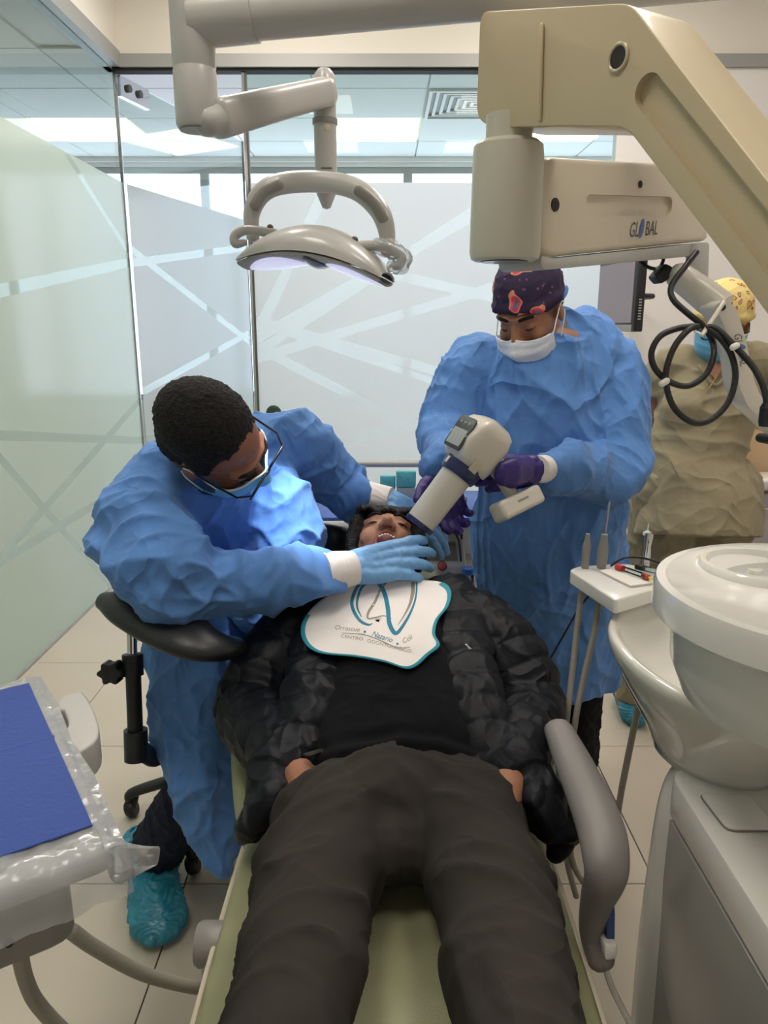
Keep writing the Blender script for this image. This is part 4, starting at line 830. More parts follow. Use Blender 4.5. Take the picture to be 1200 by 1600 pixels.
def hand(g, wrist, d, n, side, curl=(.3, .3, .3, .3), thumb=(.7, .35), s=1.0, fat=1.0, spread=.08):
    d = V(d).normalized(); n = V(n); n = (n - d * n.dot(d)).normalized(); t = d.cross(n) * side; wrist = V(wrist)
    off = (.030, .0105, -.010, -.029); kn = (.090, .095, .091, .080)
    seg = ((.042, .026, .021), (.046, .029, .022), (.042, .027, .021), (.033, .021, .018))
    g.tube([wrist - d * .02, wrist + d * .012], [(.027 * s, .020 * s)] * 2, 14, up=n)
    for i in range(4):
        a = wrist + t * off[i] * .62 * s + d * .004 * s; b = wrist + d * kn[i] * s + t * off[i] * s
        g.tube([a, a.lerp(b, .5) + n * .004 * s, b], [.0155 * s * fat, .0160 * s * fat, .0118 * s * fat], 12)
        dir_, nn = rot_to((d + t * (spread * (1.5 - i))).normalized(), n, curl[i] * .7); p = b; pts = [b - d * .01 * s, b]; rad = [.0115 * s * fat, .0108 * s * fat]
        for k in range(3):
            p = p + dir_ * seg[i][k] * s; pts.append(p); rad.append((.0100, .0094, .0080)[k] * s * fat * (.9 if i == 3 else 1)); dir_, nn = rot_to(dir_, nn, curl[i] * (1.1, .8, 0)[k])
        g.tube(pts, rad, 12)
    b0 = wrist + d * .016 * s + t * .020 * s + n * .006 * s; dir_ = (d * (1 - thumb[0] * .5) + t * thumb[0] + n * thumb[1]).normalized()
    p1 = b0 + dir_ * .042 * s; d2 = (dir_ + d * .45 + n * .25).normalized(); p2 = p1 + d2 * .032 * s; p3 = p2 + (d2 + d * .3 + n * .2).normalized() * .024 * s
    g.tube([b0 - dir_ * .01, p1, p2, p3], [.0165 * s * fat, .0128 * s * fat, .0108 * s * fat, .0088 * s * fat], 12)
    g.ball(b0 + d * .018 * s - t * .004 * s, (.018 * s, .018 * s, .018 * s))
    return g
def crease(amp, sc, fine=.3, seed=0.0):
    def f(p, n):
        a = fold(p, sc, seed); b = fold(p, tuple(v * 2.3 for v in sc), seed + 7)
        return amp * ((a - .35) + fine * (b - .35))
    return f
def mix_disp(*fs): return lambda p, n: sum(f(p, n) for f in fs)
def along(segs):
    """coordinate along the nearest of several polylines"""
    L = []
    for pl in segs:
        s = 0
        for a, b in zip(pl, pl[1:]): a, b = V(a), V(b); L.append((a, b - a, (b - a).length, s)); s += (b - a).length
    def f(p):
        best = None
        for a, d, ln, s in L:
            t = max(0, min(1, (p - a).dot(d) / (ln * ln))); q = (p - a - d * t).length
            if best is None or q < best[0]: best = (q, s + t * ln)
        return best[1]
    return f
def shoe_cover(par, heel, toe, mat='shoe_cover', h=.12, w=1.0):
    heel, toe = V(heel), V(toe); d = (toe - heel).normalized(); L_ = (toe - heel).length; g = G()
    g.tube([heel + V((0, 0, .045)), heel.lerp(toe, .35) + V((0, 0, .05)), heel.lerp(toe, .75) + V((0, 0, .04)), toe + V((0, 0, .034)) - d * .03], [(.042 * w, .045), (.046 * w, .05), (.052 * w, .042), (.036 * w, .03)], 20, up=(0, 0, 1), k=4)
    g.tube([heel + d * .03 + V((0, 0, .05)), heel + d * .035 + V((0, 0, h))], [(.052 * w, .06), (.058 * w, .066)], 20, up=d, round_ends=False)
    o = blob(g, 'shoe_cover', mat, par, .005, 4, disp=lambda p, n: .004 * math.sin(170 * ((p - heel).dot(d)) + 60 * noise.noise(p * 9)) * (1 if p.z > .02 else 0) + .003 * ridge(p, (30, 30, 8)))
    for v in o.data.vertices:
        if v.co.z < .003: v.co.z = .003
    rim = [heel + d * (.035 + .066 * math.sin(a)) + V((d.y, -d.x, 0)) * .056 * w * math.cos(a) + V((0, 0, h + .004 * math.sin(5 * a))) for a in [2 * math.pi * k / 32 for k in range(32)]]
    part(G().tube(rim, .005, 8, closed=True), 'elastic_rim', mat, o)
    return o

# ---- seated masked man in a blue gown
dr = thing('person', 'masked man with short dark hair and glasses, blue gown, leaning over the patient', 'person', (-.49, 2.0, 0))
dc = W(338, 690, 1.52); DB = basis((.83, .05, -.55), (.354, -.804, .46)); g = G(); P = head_geo(g, dc, DB, 1.06)
nsh, fsh = W(238, 775, 1.63), W(468, 700, 1.85); nb = (nsh + fsh) / 2 + V((0.0, -.02, .04)); pel = V((-.49, 2.03, .61))
ne, nw = W(262, 885, 1.50), W(538, 889, 1.605); fe, fw_ = W(512, 765, 2.03), W(598, 780, 1.95)
g.tube([P(0, -.03, -.04), P(0, -.05, -.10), nb], [.056, .056, .066], 16); g.tube([nb, (nb + pel) / 2, pel], [(.12, .08), (.13, .1), (.14, .11)], 16, up=(fsh - nsh).cross(V((0, 0, 1))))
for a, b, c in ((nsh, ne, nw), (fsh, fe, fw_)): g.tube([nb, a, b, c], [.05, .05, .04, .028], 12)
kn, ank = V((-.41, 1.66, .50)), V((-.615, 1.76, .1)); kn2, ank2 = V((-.335, 1.74, .50)), V((-.36, 1.83, .1))
for k_, a_ in ((kn, ank), (kn2, ank2)): g.tube([pel, k_, a_, a_ + V((0, 0, -.05))], [.08, .055, .036, .03], 12)
body = blob(g, 'body', 'skin_dark', dr, .0045, 3)
face_bits(P, body)
g = G(); g.ball(P(0, -.033, .048), (.084, .102, .088), DB); g.ball(P(0, -.052, -.005), (.078, .070, .074), DB)
for x in (-1, 1): g.ball(P(x * .070, -.004, .024), (.012, .03, .03), DB)
blob(g, 'hair', 'hair_dark_brown', dr, .004, 3, disp=lambda p, n: .0026 * noise.noise(p * 210) + .0016 * ridge(p, (80, 80, 80)))
surgical_mask(P, dr, 'mask_blue'); spectacles(P, dr, 'black_metal')
# gown: torso, loose front, sleeves, skirt
g = G(); ax = (fsh - nsh).normalized(); upv = ax.cross(V((.187, -.474, .86)))
g.tube([pel + V((.0, .0, .05)), V((-.47, 1.95, .76)), V((-.42, 1.82, .95)), V((-.385, 1.72, 1.10)), nb + V((0, .02, -.04)), nb + V((0, 0, .035))], [(.185, .155), (.195, .165), (.21, .16), (.205, .15), (.16, .12), (.085, .08)], 28, up=upv, k=4)
g.tube([W(425, 745, 1.76), W(436, 790, 1.74), W(440, 850, 1.74), W(420, 930, 1.80)], [.055, .08, .092, .11], 18, k=4)
g.tube([nb + V((-.02, .01, .0)), nsh, ne, W(330, 908, 1.535), W(430, 906, 1.555), W(490, 898, 1.58), W(508, 894, 1.59)], [.085, .10, .095, .074, .066, .057, .052], 20, k=4)
g.tube([W(200, 850, 1.56), W(245, 915, 1.62), W(320, 930, 1.66)], [.075, .058, .04], 16, k=3)
g.tube([nb, fsh, W(520, 752, 2.0), W(545, 773, 1.975), W(562, 776, 1.965)], [.085, .088, .072, .06, .052], 20, k=4)
g.tube([V((-.45, 1.84, .86)), W(318, 1040, 1.78), W(318, 1130, 1.76), W(328, 1220, 1.73), W(342, 1310, 1.70), W(350, 1356, 1.69)], [(.16, .15), (.125, .125), (.112, .112), (.09, .10), (.055, .07), (.022, .04)], 24, k=4, fold=lambda u, a: .05 * math.sin(7 * a + 5 * u))
g.tube([pel + V((0, 0, .02)), V((-.45, 1.85, .605)), V((-.41, 1.68, .56))], [.11, .105, .09], 16)
gown = blob(g, 'gown', 'gown_blue', dr, .005, 7, disp=mix_disp(crease(.024, (3.8, 5.4, 3.4), .45, 3), crease(.008, (9, 8, 8), .4, 11)))
for a, b in ((W(506, 895, 1.585), W(553, 887, 1.614)), (W(568, 777, 1.97), W(610, 783, 1.952))):
    part(G().tube([a, b], [(.05, .045), (.041, .036)], 24, round_ends=False, fold=lambda u, t: .015 * math.sin(24 * t)), 'knit_cuff', 'knit_cuff', dr)
g = G(); hand(g, W(552, 887, 1.616), (.93, .26, .10), (.05, .72, -.60), 1, (.28, .32, .36, .38), (.35, .35), 1.08, 1.15, .13)
blob(g, 'glove', 'glove_blue', dr, .0028, 3, disp=lambda p, n: .0012 * ridge(p, (60, 60, 60)))
g = G(); hand(g, W(609, 784, 1.95), (.84, -.10, -.46), (-.3, .52, -.72), -1, (.25, .3, .35, .4), (.25, .2), 1.08, 1.15, .12)
blob(g, 'glove', 'glove_blue', dr, .0028, 3, disp=lambda p, n: .0012 * ridge(p, (60, 60, 60)))
g = G()
for k_, a_ in ((kn, ank), (kn2, ank2)): g.tube([pel, k_, a_ + (k_ - a_) * .55, a_ + V((0, 0, .02))], [.10, .085, .075, .072], 18, k=3)
blob(g, 'trousers', 'scrub_navy', dr, .006, 5, disp=crease(.008, (18, 18, 12), .4, 2))
shoe_cover(dr, (-.645, 1.80, 0), (-.545, 1.535, 0), h=.15, w=1.35); shoe_cover(dr, (-.36, 1.86, 0), (-.31, 1.62, 0))

# ---- patient lying in the chair
pt = thing('person', 'dark-haired man in a black puffer jacket and charcoal trousers lying with mouth open', 'person', (.02, 1.1, .6))
hcn = W(602, 862, 1.80); PB = basis((.06, -.27, .96), (.04, .96, .27)); g = G(); P = head_geo(g, hcn, PB, 1.0, True)
CTR = .02
def spine(y): return .79 + .38 * (y - 1.14)          # height of the chest's upper surface
secs = [(1.16, .165, .085), (1.22, .18, .10), (1.32, .185, .105), (1.45, .195, .105), (1.55, .175, .095), (1.59, .085, .045)]
tors = [V((CTR, y, spine(y) - b)) for y, a, b in secs]
g.tube(tors, [(a - .02, b - .02) for y, a, b in secs], 20, up=(0, -.38, 1), k=3)
g.tube([P(0, -.01, -.06), P(0, -.03, -.11), tors[-1], tors[-2]], [.054, .054, .042, .05], 16)
sh = {-1: V((-.185, 1.535, .845)), 1: V((.225, 1.535, .845))}; el = {-1: V((-.272, 1.41, .73)), 1: V((.296, 1.41, .73))}; wr = {-1: V((-.165, 1.185, .745)), 1: V((.225, 1.165, .745))}
hnd = {-1: V((-.115, 1.10, .74)), 1: V((.185, 1.075, .735))}
hip = {-1: V((-.076, 1.07, .69)), 1: V((.128, 1.07, .69))}; kne = {-1: V((-.128, .60, .675)), 1: V((.165, .60, .675))}; an_ = {-1: V((-.15, .18, .63)), 1: V((.18, .18, .63))}; mid = {-1: V((-.104, .90, .685)), 1: V((.158, .90, .685))}
for q in (-1, 1):
    g.tube([tors[-2], sh[q], el[q], wr[q], hnd[q]], [.05, .05, .042, .029, .034], 14); g.tube([hip[q] , mid[q], kne[q], an_[q], an_[q] + V((0, -.03, .0))], [.065, .06, .048, .037, .035], 14)
    hand(g, wr[q] + (hnd[q] - wr[q]) * .3, (hnd[q] - wr[q]) + V((-q * .02, -.02, -.01)), (0, 0, -1), -q, (.3, .3, .3, .3), s=.95)
body = blob(g, 'body', 'skin_warm', pt, .0042, 3)
face_bits(P, body)
# open mouth
part(G().ball(P(0, .066, -.072), (.021, .024, .019), PB), 'mouth', 'mouth_dark', body)
part(G().tube([P(.023 * math.cos(a), .080 + .008 * math.sin(a) - .012 * abs(math.cos(a)), -.070 + .019 * math.sin(a)) for a in [2 * math.pi * k / 24 for k in range(24)]], .0048, 8, closed=True), 'lips', 'lip', body)
for k in range(6):
    x = (k - 2.5) * .0062; part(G().box(P(x, .0845 - abs(x) * .35, -.0565 - x * x * 9), (.0058, .004, .009), PB), 'tooth', 'tooth', body, .0012)
for x in (-1, 1): part(G().ball(P(x * .0075, .0965, -.0425), (.0042, .0045, .003), PB), 'nostril', 'mouth_dark', body)
g = G(); g.ball(P(0, -.028, .044), (.085, .095, .088), PB); g.ball(P(0, -.05, -.01), (.083, .065, .085), PB)
for k in range(9):
    x = -.062 + .0155 * k; g.tube([P(x, .01, .108), P(x * 1.05 + .004, .054, .094), P(x * 1.1 + .008, .077, .060 + .010 * math.sin(k * 2.1))], [.022, .017, .006], 10, k=3)
for x in (-1, 1): g.tube([P(x * .072, .04, .06), P(x * .080, .02, .015), P(x * .080, -.02, -.03)], [.02, .015, .012], 10, k=3)
blob(g, 'hair', 'hair_black', pt, .004, 2, disp=lambda p, n: .0025 * ridge(p, (110, 25, 60)) + .001 * noise.noise(p * 90))
# tee, jacket, trousers
g = G(); g.tube(tors, [(a, b) for y, a, b in secs], 28, up=(0, -.38, 1), k=4)
tee = blob(g, 'tee_shirt', 'tee_black', pt, .006, 5, disp=mix_disp(crease(.006, (5, 14, 10), .4, 5), lambda p, n: .006 * max(0, 1 - abs(p.y - 1.16) / .05) * math.sin(p.y * 130 + 4 * noise.noise(p * 8))))
def jp(x, y, lift=0): return V((x, y, spine(y) - .55 * (x - CTR) ** 2 * 2.4 - .012 + lift))
pan = {-1: [jp(-.10, 1.60, -.0), jp(-.12, 1.50), jp(-.135, 1.38), jp(-.145, 1.27), jp(-.16, 1.19, -.01)], 1: [jp(.14, 1.60), jp(.155, 1.50), jp(.165, 1.38), jp(.18, 1.27), jp(.20, 1.18, -.01)]}
g = G(); lines = []
for q in (-1, 1):
    g.tube(pan[q], [(.055, .03), (.062, .035), (.06, .035), (.055, .035), (.05, .03)], 18, up=(0, -.38, 1), k=4)
    g.tube([sh[q] + V((-q * .05, .02, .02)), sh[q] + V((q * .0, 0, 0)), (sh[q] + el[q]) / 2 + V((q * .018, 0, 0)), el[q], (el[q] + wr[q]) / 2 + V((q * .0, 0, 0)), wr[q] + (el[q] - wr[q]) * .12], [.075, .082, .08, .076, .07, .058], 20, k=4)
    lines += [pan[q], [sh[q], el[q]], [el[q], wr[q]]]
    g.tube([V((CTR + q * .15, 1.56, .80)), V((CTR + q * .17, 1.35, .70)), V((CTR + q * .17, 1.18, .66))], [(.06, .07), (.07, .07), (.07, .05)], 16, k=3)
    g.tube([wr[q] + (el[q] - wr[q]) * .14, wr[q] + (el[q] - wr[q]) * .02], [.055, .05], 18)
fl = [W(432, 1238, 1.28), W(405, 1272, 1.30), W(382, 1305, 1.31)]; fr = [W(830, 1235, 1.27), W(862, 1275, 1.28), W(880, 1300, 1.28), W(868, 1335, 1.27)]
g.tube(fl, [(.05, .035), (.055, .03), (.03, .018)], 18, k=3); g.tube(fr, [(.05, .03), (.06, .036), (.05, .034), (.02, .016)], 18, k=3)
g.tube([W(430, 1200, 1.33), W(428, 1245, 1.30)], [.05, .05], 14); g.tube([W(815, 1210, 1.32), W(840, 1255, 1.29)], [.05, .05], 14)
SL = along(lines + [fl, fr])
def quilt(p, n): s = SL(p) / .056 + .18 * noise.noise(p * 9); return .0075 * (abs(math.sin(math.pi * s)) ** .4 - .7) + .005 * (fold(p, (14, 14, 14), 2) - .3)
jk = blob(g, 'puffer_jacket', 'puffer_black', pt, .005, 5, disp=quilt)
part(G().tube([W(692, 1045, 1.49), W(702, 1085, 1.455), W(722, 1130, 1.40), W(742, 1162, 1.36)], .0045, 8, k=4), 'zip', 'black_metal', jk)
part(G().tube([W(728, 1008, 1.50), W(738, 1018, 1.49), W(748, 1027, 1.478)], .004, 8), 'pocket_zip', 'steel', jk)
g = G(); g.tube([V((CTR, 1.175, .70)), V((CTR, 1.13, .695)), V((CTR + .003, 1.09, .69)), V((CTR + .005, 1.055, .685))], [(.185, .095), (.195, .103), (.195, .098), (.13, .07)], 28, up=(0, 0, 1), k=3)
for q in (-1, 1):
    m_ = (hip[q] + kne[q]) / 2
    g.tube([hip[q] + V((0, .03, 0)), mid[q] + V((-q * .004, .08, 0)), mid[q], mid[q].lerp(kne[q], .5), kne[q], (kne[q] + an_[q]) / 2, an_[q]], [(.102, .10), (.090, .09), (.084, .084), (.076, .078), (.068, .074), (.066, .068), (.062, .06)], 24, up=(0, 0, 1), k=4)
def tr_d(p, n):
    q = -1 if p.x < CTR else 1; pp = V((p.x - CTR) * q * .0 + p.x for _ in range(3)) if False else V((p.x, p.y + .35 * q * p.x, p.z)); m = max(.25, min(1, (p.y - .55) / .5))
    return .018 * (fold(pp, (2.4, 8.5, 3.0), 4, 3.0) - .3) * m + .007 * (fold(pp, (5, 17, 6), 9, 3) - .3) + .003 * ridge(p, (5, 5, 5), 2)
trs = blob(g, 'trousers', 'trouser_charcoal', pt, .0055, 5, disp=tr_d)
part(G().tube([WZ(478, 1180, .795), W(520, 1172, 1.335), W(625, 1181, 1.30), W(720, 1180, 1.325), W(790, 1195, 1.34)], [(.006, .003)] * 5, 8, k=5), 'waist_seam', 'trouser_charcoal', trs)
part(G().tube([W(628, 1190, 1.285), W(632, 1225, 1.25), W(630, 1265, 1.21)], .0018, 6, k=4), 'fly_seam', 'tee_black', trs)
for q in (-1, 1):
    g = G(); g.tube([an_[q] + V((0, -.01, -.02)), an_[q] + V((q * .015, -.05, .06)), an_[q] + V((q * .03, -.06, .17))], [(.045, .04), (.05, .042), (.035, .03)], 18, k=3); g.tube([an_[q] + V((0, .02, -.02)), an_[q] + V((0, -.04, -.015))], .045, 14)
    blob(g, 'shoe', 'shoe_black', pt, .005, 3)
# bib laid over the chest
bvs = []
for o in (tee, jk):
    b_ = BVHTree.FromPolygons([v.co.copy() for v in o.data.vertices], [tuple(p.vertices) for p in o.data.polygons]); bvs.append(b_)
def chest_h(x, y):
    z = -9
    for b_ in bvs:
        h = b_.ray_cast(V((x, y, 1.6)), V((0, 0, -1)))
        if h[0]: z = max(z, h[0].z)
    return max(z, spine(y) - .02 - .5 * (x - CTR) ** 2)
HG = {}
NX, NY, X0, Y0, DXY = 49, 49, -.30, 1.20, .0125
hg = [[chest_h(X0 + i * DXY, Y0 + j * DXY) for j in range(NY)] for i in range(NX)]
for _ in range(10):
    hg = [[max(hg[i][j] - .0, sum(hg[a][b] for a in (max(i - 1, 0), i, min(i + 1, NX - 1)) for b in (max(j - 1, 0), j, min(j + 1, NY - 1))) / 9) for j in range(NY)] for i in range(NX)]
def Hs(x, y):
    u, v = min(max((x - X0) / DXY, 0), NX - 1.01), min(max((y - Y0) / DXY, 0), NY - 1.01); i, j = int(u), int(v); u -= i; v -= j
    return hg[i][j] * (1 - u) * (1 - v) + hg[i + 1][j] * u * (1 - v) + hg[i][j + 1] * (1 - u) * v + hg[i + 1][j + 1] * u * v
def onchest(px, py, lift=.006):
    lift += .004
    lo_, hi_ = 1.2, 2.0
    for _ in range(28):
        t = (lo_ + hi_) / 2; p = W(px, py, t)
        if p.z > Hs(p.x, p.y) + lift: lo_ = t
        else: hi_ = t
    return W(px, py, lo_)
bo = [(548, 914), (585, 907), (640, 907), (678, 908), (697, 914), (704, 928), (699, 948), (684, 968), (679, 990), (686, 1008), (668, 1024), (650, 1040), (632, 1044), (600, 1034), (555, 1026), (505, 1021), (482, 1010), (472, 992), (474, 972), (490, 948), (520, 925)]
bo = [(p.x, p.y) for p in [V((x, y, 0)) for x, y in bo]]
bq = [(p.x, p.y) for p in cr([(x, y, 0) for x, y in bo], 6, True)]
bc = (590, 970)
def bibp(k, r_, lift): x, y = bq[k % len(bq)]; return onchest(bc[0] + (x - bc[0]) * r_, bc[1] + (y - bc[1]) * r_, lift)
nb_ = len(bq)
rs = [[bibp(k, r_, .006) for k in range(nb_)] for r_ in (1.0, .97, .9, .8, .7, .6, .5, .4, .3, .2, .1, .03)]
bib = tag(part(G().rings(rs, cap=False), 'patient_bib', 'bib_white', None, angle=180), 'white patient bib with teal edging and printed tooth logo on the chest', 'bib')
solid = bib.modifiers.new('s', 'SOLIDIFY'); solid.thickness = .0022; solid.offset = 0
rim = list(range(3 * 6 + 3, 20 * 6 - 8))
part(G().rings([[bibp(k, 1.012, .0066) for k in rim], [bibp(k, .995, .0088) for k in rim], [bibp(k, .955, .0086) for k in rim]], cap=False, wrap=False), 'edging', 'bib_teal', bib, angle=180)
def ribbon(name, pts, mat, w=3.0):
    q = cr([(x, y, ww) for x, y, ww in pts], 6); A, B_ = [], []
    for i, p in enumerate(q):
        d = (q[min(i + 1, len(q) - 1)] - q[max(i - 1, 0)]); d = V((d.x, d.y)).normalized(); A.append(onchest(p.x - d.y * p.z, p.y + d.x * p.z, .0078)); B_.append(onchest(p.x + d.y * p.z, p.y - d.x * p.z, .0078))
    part(G().rings([A, B_], cap=False, wrap=False), name, mat, bib, angle=180)
ribbon('tooth_outline', [(582, 974, .6), (575, 976, 1.6), (562, 969, 2.2), (552, 953, 2.6), (550, 938, 2.6), (557, 919, 2.6), (567, 908, 2.4)], 'print_teal')
ribbon('tooth_outline', [(565, 964, .6), (558, 948, 1.6), (560, 930, 1.8), (568, 914, 2.6), (580, 909, 3.2), (592, 912, 3.4), (601, 928, 3.4), (606, 950, 3.4), (608, 972, 3.4), (614, 986, 3.4), (620, 989, 2.8), (628, 980, 2.4), (640, 960, 1.8), (648, 940, 1.5), (651, 922, 1.2), (651, 909, 1)], 'print_teal')
ribbon('tooth_root', [(604, 909, 1.8), (594, 922, 2), (586, 940, 2), (576, 956, 2), (575, 966, 1.4), (586, 965, 1.2), (600, 962, .8), (612, 967, .5)], 'print_grey')
ribbon('tooth_root', [(645, 909, 3), (645, 925, 3), (640, 945, 2), (630, 964, 1), (622, 976, .5)], 'print_grey')
ribbon('underline', [(534, 989, .5), (570, 992, .7), (600, 1003, .6), (620, 1012, .6), (641, 1011, .5)], 'print_grey')
def bibtext(s, x0, y0, x1, y1, h, mat, shear=0, name='lettering'):
    vs, fs = txt(s, 1.0, shear); mx_ = max(a for a, b in vs); d = V((x1 - x0, y1 - y0)); L_ = d.length; d /= L_; nrm = V((d.y, -d.x))
    vs = [onchest(x0 + d.x * a / mx_ * L_ + nrm.x * b * h, y0 + d.y * a / mx_ * L_ + nrm.y * b * h, .0079) for a, b in vs]
    part(G().add(vs, fs), name, mat, bib, smooth=False)
bibtext('Orrascue', 522, 983, 562, 987, 10, 'print_grey', .3); bibtext('Nazario', 580, 993, 612, 1004, 12, 'print_teal', .3); bibtext('Celi', 630, 1006, 646, 997, 11, 'print_grey', .3)
bibtext('CENTRO', 532, 996, 567, 1001, 7.5, 'print_grey'); bibtext('ODONTOLOGICO', 573, 1003, 642, 1020, 7.5, 'print_grey')
for x, y in ((570, 987), (621, 1006)): part(G().add([onchest(x + 1.8 * math.cos(a), y + 1.8 * math.sin(a), .0079) for a in [2 * math.pi * k / 12 for k in range(12)]], [tuple(range(12))]), 'dot', 'print_teal', bib, smooth=False)

# ---- standing assistant with the X-ray gun
as_ = thing('person', 'standing woman in blue gown, paisley cap and white mask holding an X-ray gun', 'person', (.5, 2.16, 0))
ahc = W(827, 486, 1.96); AB = basis((-.50, -.70, -.52), (-.28, -.36, .90)); g = G(); P = head_geo(g, ahc, AB, 1.04)
pl_ = V((.50, 2.18, .92)); nk = V((.44, 2.08, 1.425)); SR, SL_ = V((.245, 2.12, 1.375)), V((.63, 2.13, 1.385)); ER, EL = W(697, 672, 2.08), W(954, 736, 2.02); WR_, WL_ = W(695, 730, 1.84), W(846, 733, 1.80)
g.tube([P(0, -.03, -.05), P(0, -.05, -.10), nk], [.053, .055, .065], 16); g.tube([nk, V((.45, 2.13, 1.25)), V((.48, 2.16, 1.08)), pl_], [(.13, .08), (.15, .1), (.14, .1), (.15, .11)], 18, up=(0, 1, 0))
for a, b, c in ((SR, ER, WR_), (SL_, EL, WL_)): g.tube([nk, a, b, c], [.05, .048, .04, .028], 12)
for x in (.40, .60): g.tube([pl_, V((x, 2.19, .85)), V((x, 2.17, .48)), V((x, 2.2, .08))], [.1, .08, .055, .035], 14)
body = blob(g, 'body', 'skin_tan', as_, .0045, 3)
face_bits(P, body, brow='hair_black'); surgical_mask(P, as_, 'mask_white', drop=.022)
part(G().tube([P(.083, -.012 + .008 * math.cos(a), -.046 + .010 * math.sin(a)) for a in [2 * math.pi * k / 16 for k in range(16)]], .0014, 6, closed=True), 'earring', 'gold', as_)
g = G(); g.ball(P(0, -.02, .055), (.088, .104, .086), AB); g.tube([P(0, .075, .05), P(.05, .055, .042), P(.078, .0, .035), P(.05, -.08, .02), P(0, -.105, .015), P(-.05, -.08, .02), P(-.078, 0, .035), P(-.05, .055, .042)], .018, 12, closed=True); g.ball(P(.0, -.115, .03), (.04, .035, .04), AB)
capo = blob(g, 'surgical_cap', 'cap_paisley', as_, .005, 4, disp=crease(.004, (20, 20, 20), .3, 1))
part(G().ball(P(.062, -.075, .005), (.008, .03, .014), AB), 'cap_tie', 'gown_blue', capo)
g = G(); g.ball(P(0, -.05, .0), (.073, .06, .05), AB); blob(g, 'hair', 'hair_black', as_, .005, 3)
g = G(); g.tube([V((.52, 2.17, .425)), V((.515, 2.17, .62)), V((.49, 2.15, .85)), V((.485, 2.12, 1.05)), V((.46, 2.10, 1.20)), V((.445, 2.10, 1.33)), V((.44, 2.09, 1.42)), V((.442, 2.075, 1.487))], [(.205, .17), (.215, .175), (.228, .185), (.215, .175), (.21, .16), (.20, .145), (.165, .13), (.106, .105)], 32, up=(0, 1, 0), round_ends=False, k=4, fold=lambda u, a: .035 * max(0, .55 - u) * 2 * math.sin(9 * a + 2 * u))
g.tube([nk + V((-.02, .02, -.03)), SR, ER, ER.lerp(WR_, .6), WR_], [.085, .088, .084, .062, .05], 20, k=4)
g.tube([V((.43, 2.12, 1.46)), V((.54, 2.14, 1.455)), V((.63, 2.14, 1.39))], [.08, .085, .08], 18, k=3)
g.tube([nk + V((.02, .02, -.03)), SL_, SL_.lerp(EL, .55) + V((.015, 0, 0)), EL, EL.lerp(WL_, .55), WL_ + (EL - WL_) * .1], [.085, .092, .092, .09, .068, .05], 20, k=4)
gw = blob(g, 'gown', 'gown_blue', as_, .005, 7, disp=mix_disp(crease(.018, (5.5, 5.5, 1.9), .45, 1), crease(.006, (10, 10, 5), .4, 6)))
for v in gw.data.vertices:
    if v.co.z < .42: v.co.z = .42
part(G().tube([P(.0 + math.sin(a) * .088, -.055 + .09 * math.cos(a), -.118) for a in [2 * math.pi * k / 28 for k in range(28)]], .007, 8, closed=True), 'collar_band', 'gown_blue', gw)
part(G().tube([WL_ + (EL - WL_) * .14, WL_ + (WL_ - EL) * .06], [(.04, .036), (.036, .032)], 24, round_ends=False), 'knit_cuff', 'knit_cuff', as_)
part(G().tube([WR_ + (ER - WR_) * .1, WR_ + (WR_ - ER) * .05], [(.04, .036), (.036, .032)], 24, round_ends=False), 'knit_cuff', 'knit_cuff', as_)
g = G()
for x in (.40, .605): g.tube([V((x, 2.19, .8)), V((x, 2.17, .48)), V((x + .01, 2.18, .13))], [.10, .082, .075], 18, k=3)
blob(g, 'trousers', 'trouser_black', as_, .006, 5, disp=crease(.008, (16, 16, 10), .4, 2))
shoe_cover(as_, (.39, 2.25, 0), (.34, 2.0, 0)); shoe_cover(as_, (.615, 2.25, 0), (.63, 2.0, 0))
# X-ray gun
xg = thing('xray_gun', 'white handheld dental X-ray gun with navy collar and small screen', 'X-ray gun', W(740, 740, 1.75))
mz, rg = W(656, 818, 1.735), W(714, 742, 1.735); xa = (rg - mz).normalized(); xu = V((-.55, -.35, .75)); XB = basis(xa, xu)
Q = lambda l, f, u: rg + XB @ V((l, f, u)); L1 = (rg - mz).length
rotc = Matrix((XB @ V((1, 0, 0)), XB @ V((0, 0, 1)), XB @ V((0, 1, 0)))).transposed()
part(G().lathe([(.0, -L1), (.0345, -L1), (.035, -L1 + .005), (.0375, -.01), (.038, .0), (0, 0)], rg, rotc, 40), 'cone', 'warm_white_plastic', xg)
part(G().lathe([(.020, -L1 - .009), (.0352, -L1 - .008), (.0362, -L1), (.0362, -L1 + .004), (.02, -L1 + .004)], rg, rotc, 40, cap=False), 'cone_bumper', 'navy_plastic', xg)
part(G().lathe([(0, -.004), (.042, -.004), (.0455, .004), (.048, .028), (.046, .034), (0, .034)], rg, rotc, 40), 'collar', 'navy_plastic', xg)
part(G().box(Q(.0, .014, .0475), (.008, .016, .002), XB), 'collar_mark', 'paper_white', xg, .0005)
rs = []
for f_, w_, d_, up_o in ((.026, .045, .046, 0), (.04, .050, .052, .004), (.075, .053, .058, .008), (.11, .052, .056, .006), (.135, .044, .046, .0), (.147, .028, .03, -.004)):
    rs.append([Q(w_ * math.copysign(abs(math.cos(t)) ** .42, math.cos(t)), f_, up_o + d_ * math.copysign(abs(math.sin(t)) ** .42, math.sin(t))) for t in [2 * math.pi * k / 40 for k in range(40)]])
part(G().rings(rs), 'gun_body', 'warm_white_plastic', xg, angle=180)
sc = part(G().prism(rounded([Q(-.034, .038, .0575), Q(.034, .038, .0575), Q(.034, .118, .0645), Q(-.034, .118, .0645)], .01, 4), XB @ V((0, 0, .004))), 'control_panel', 'screen_black', xg)
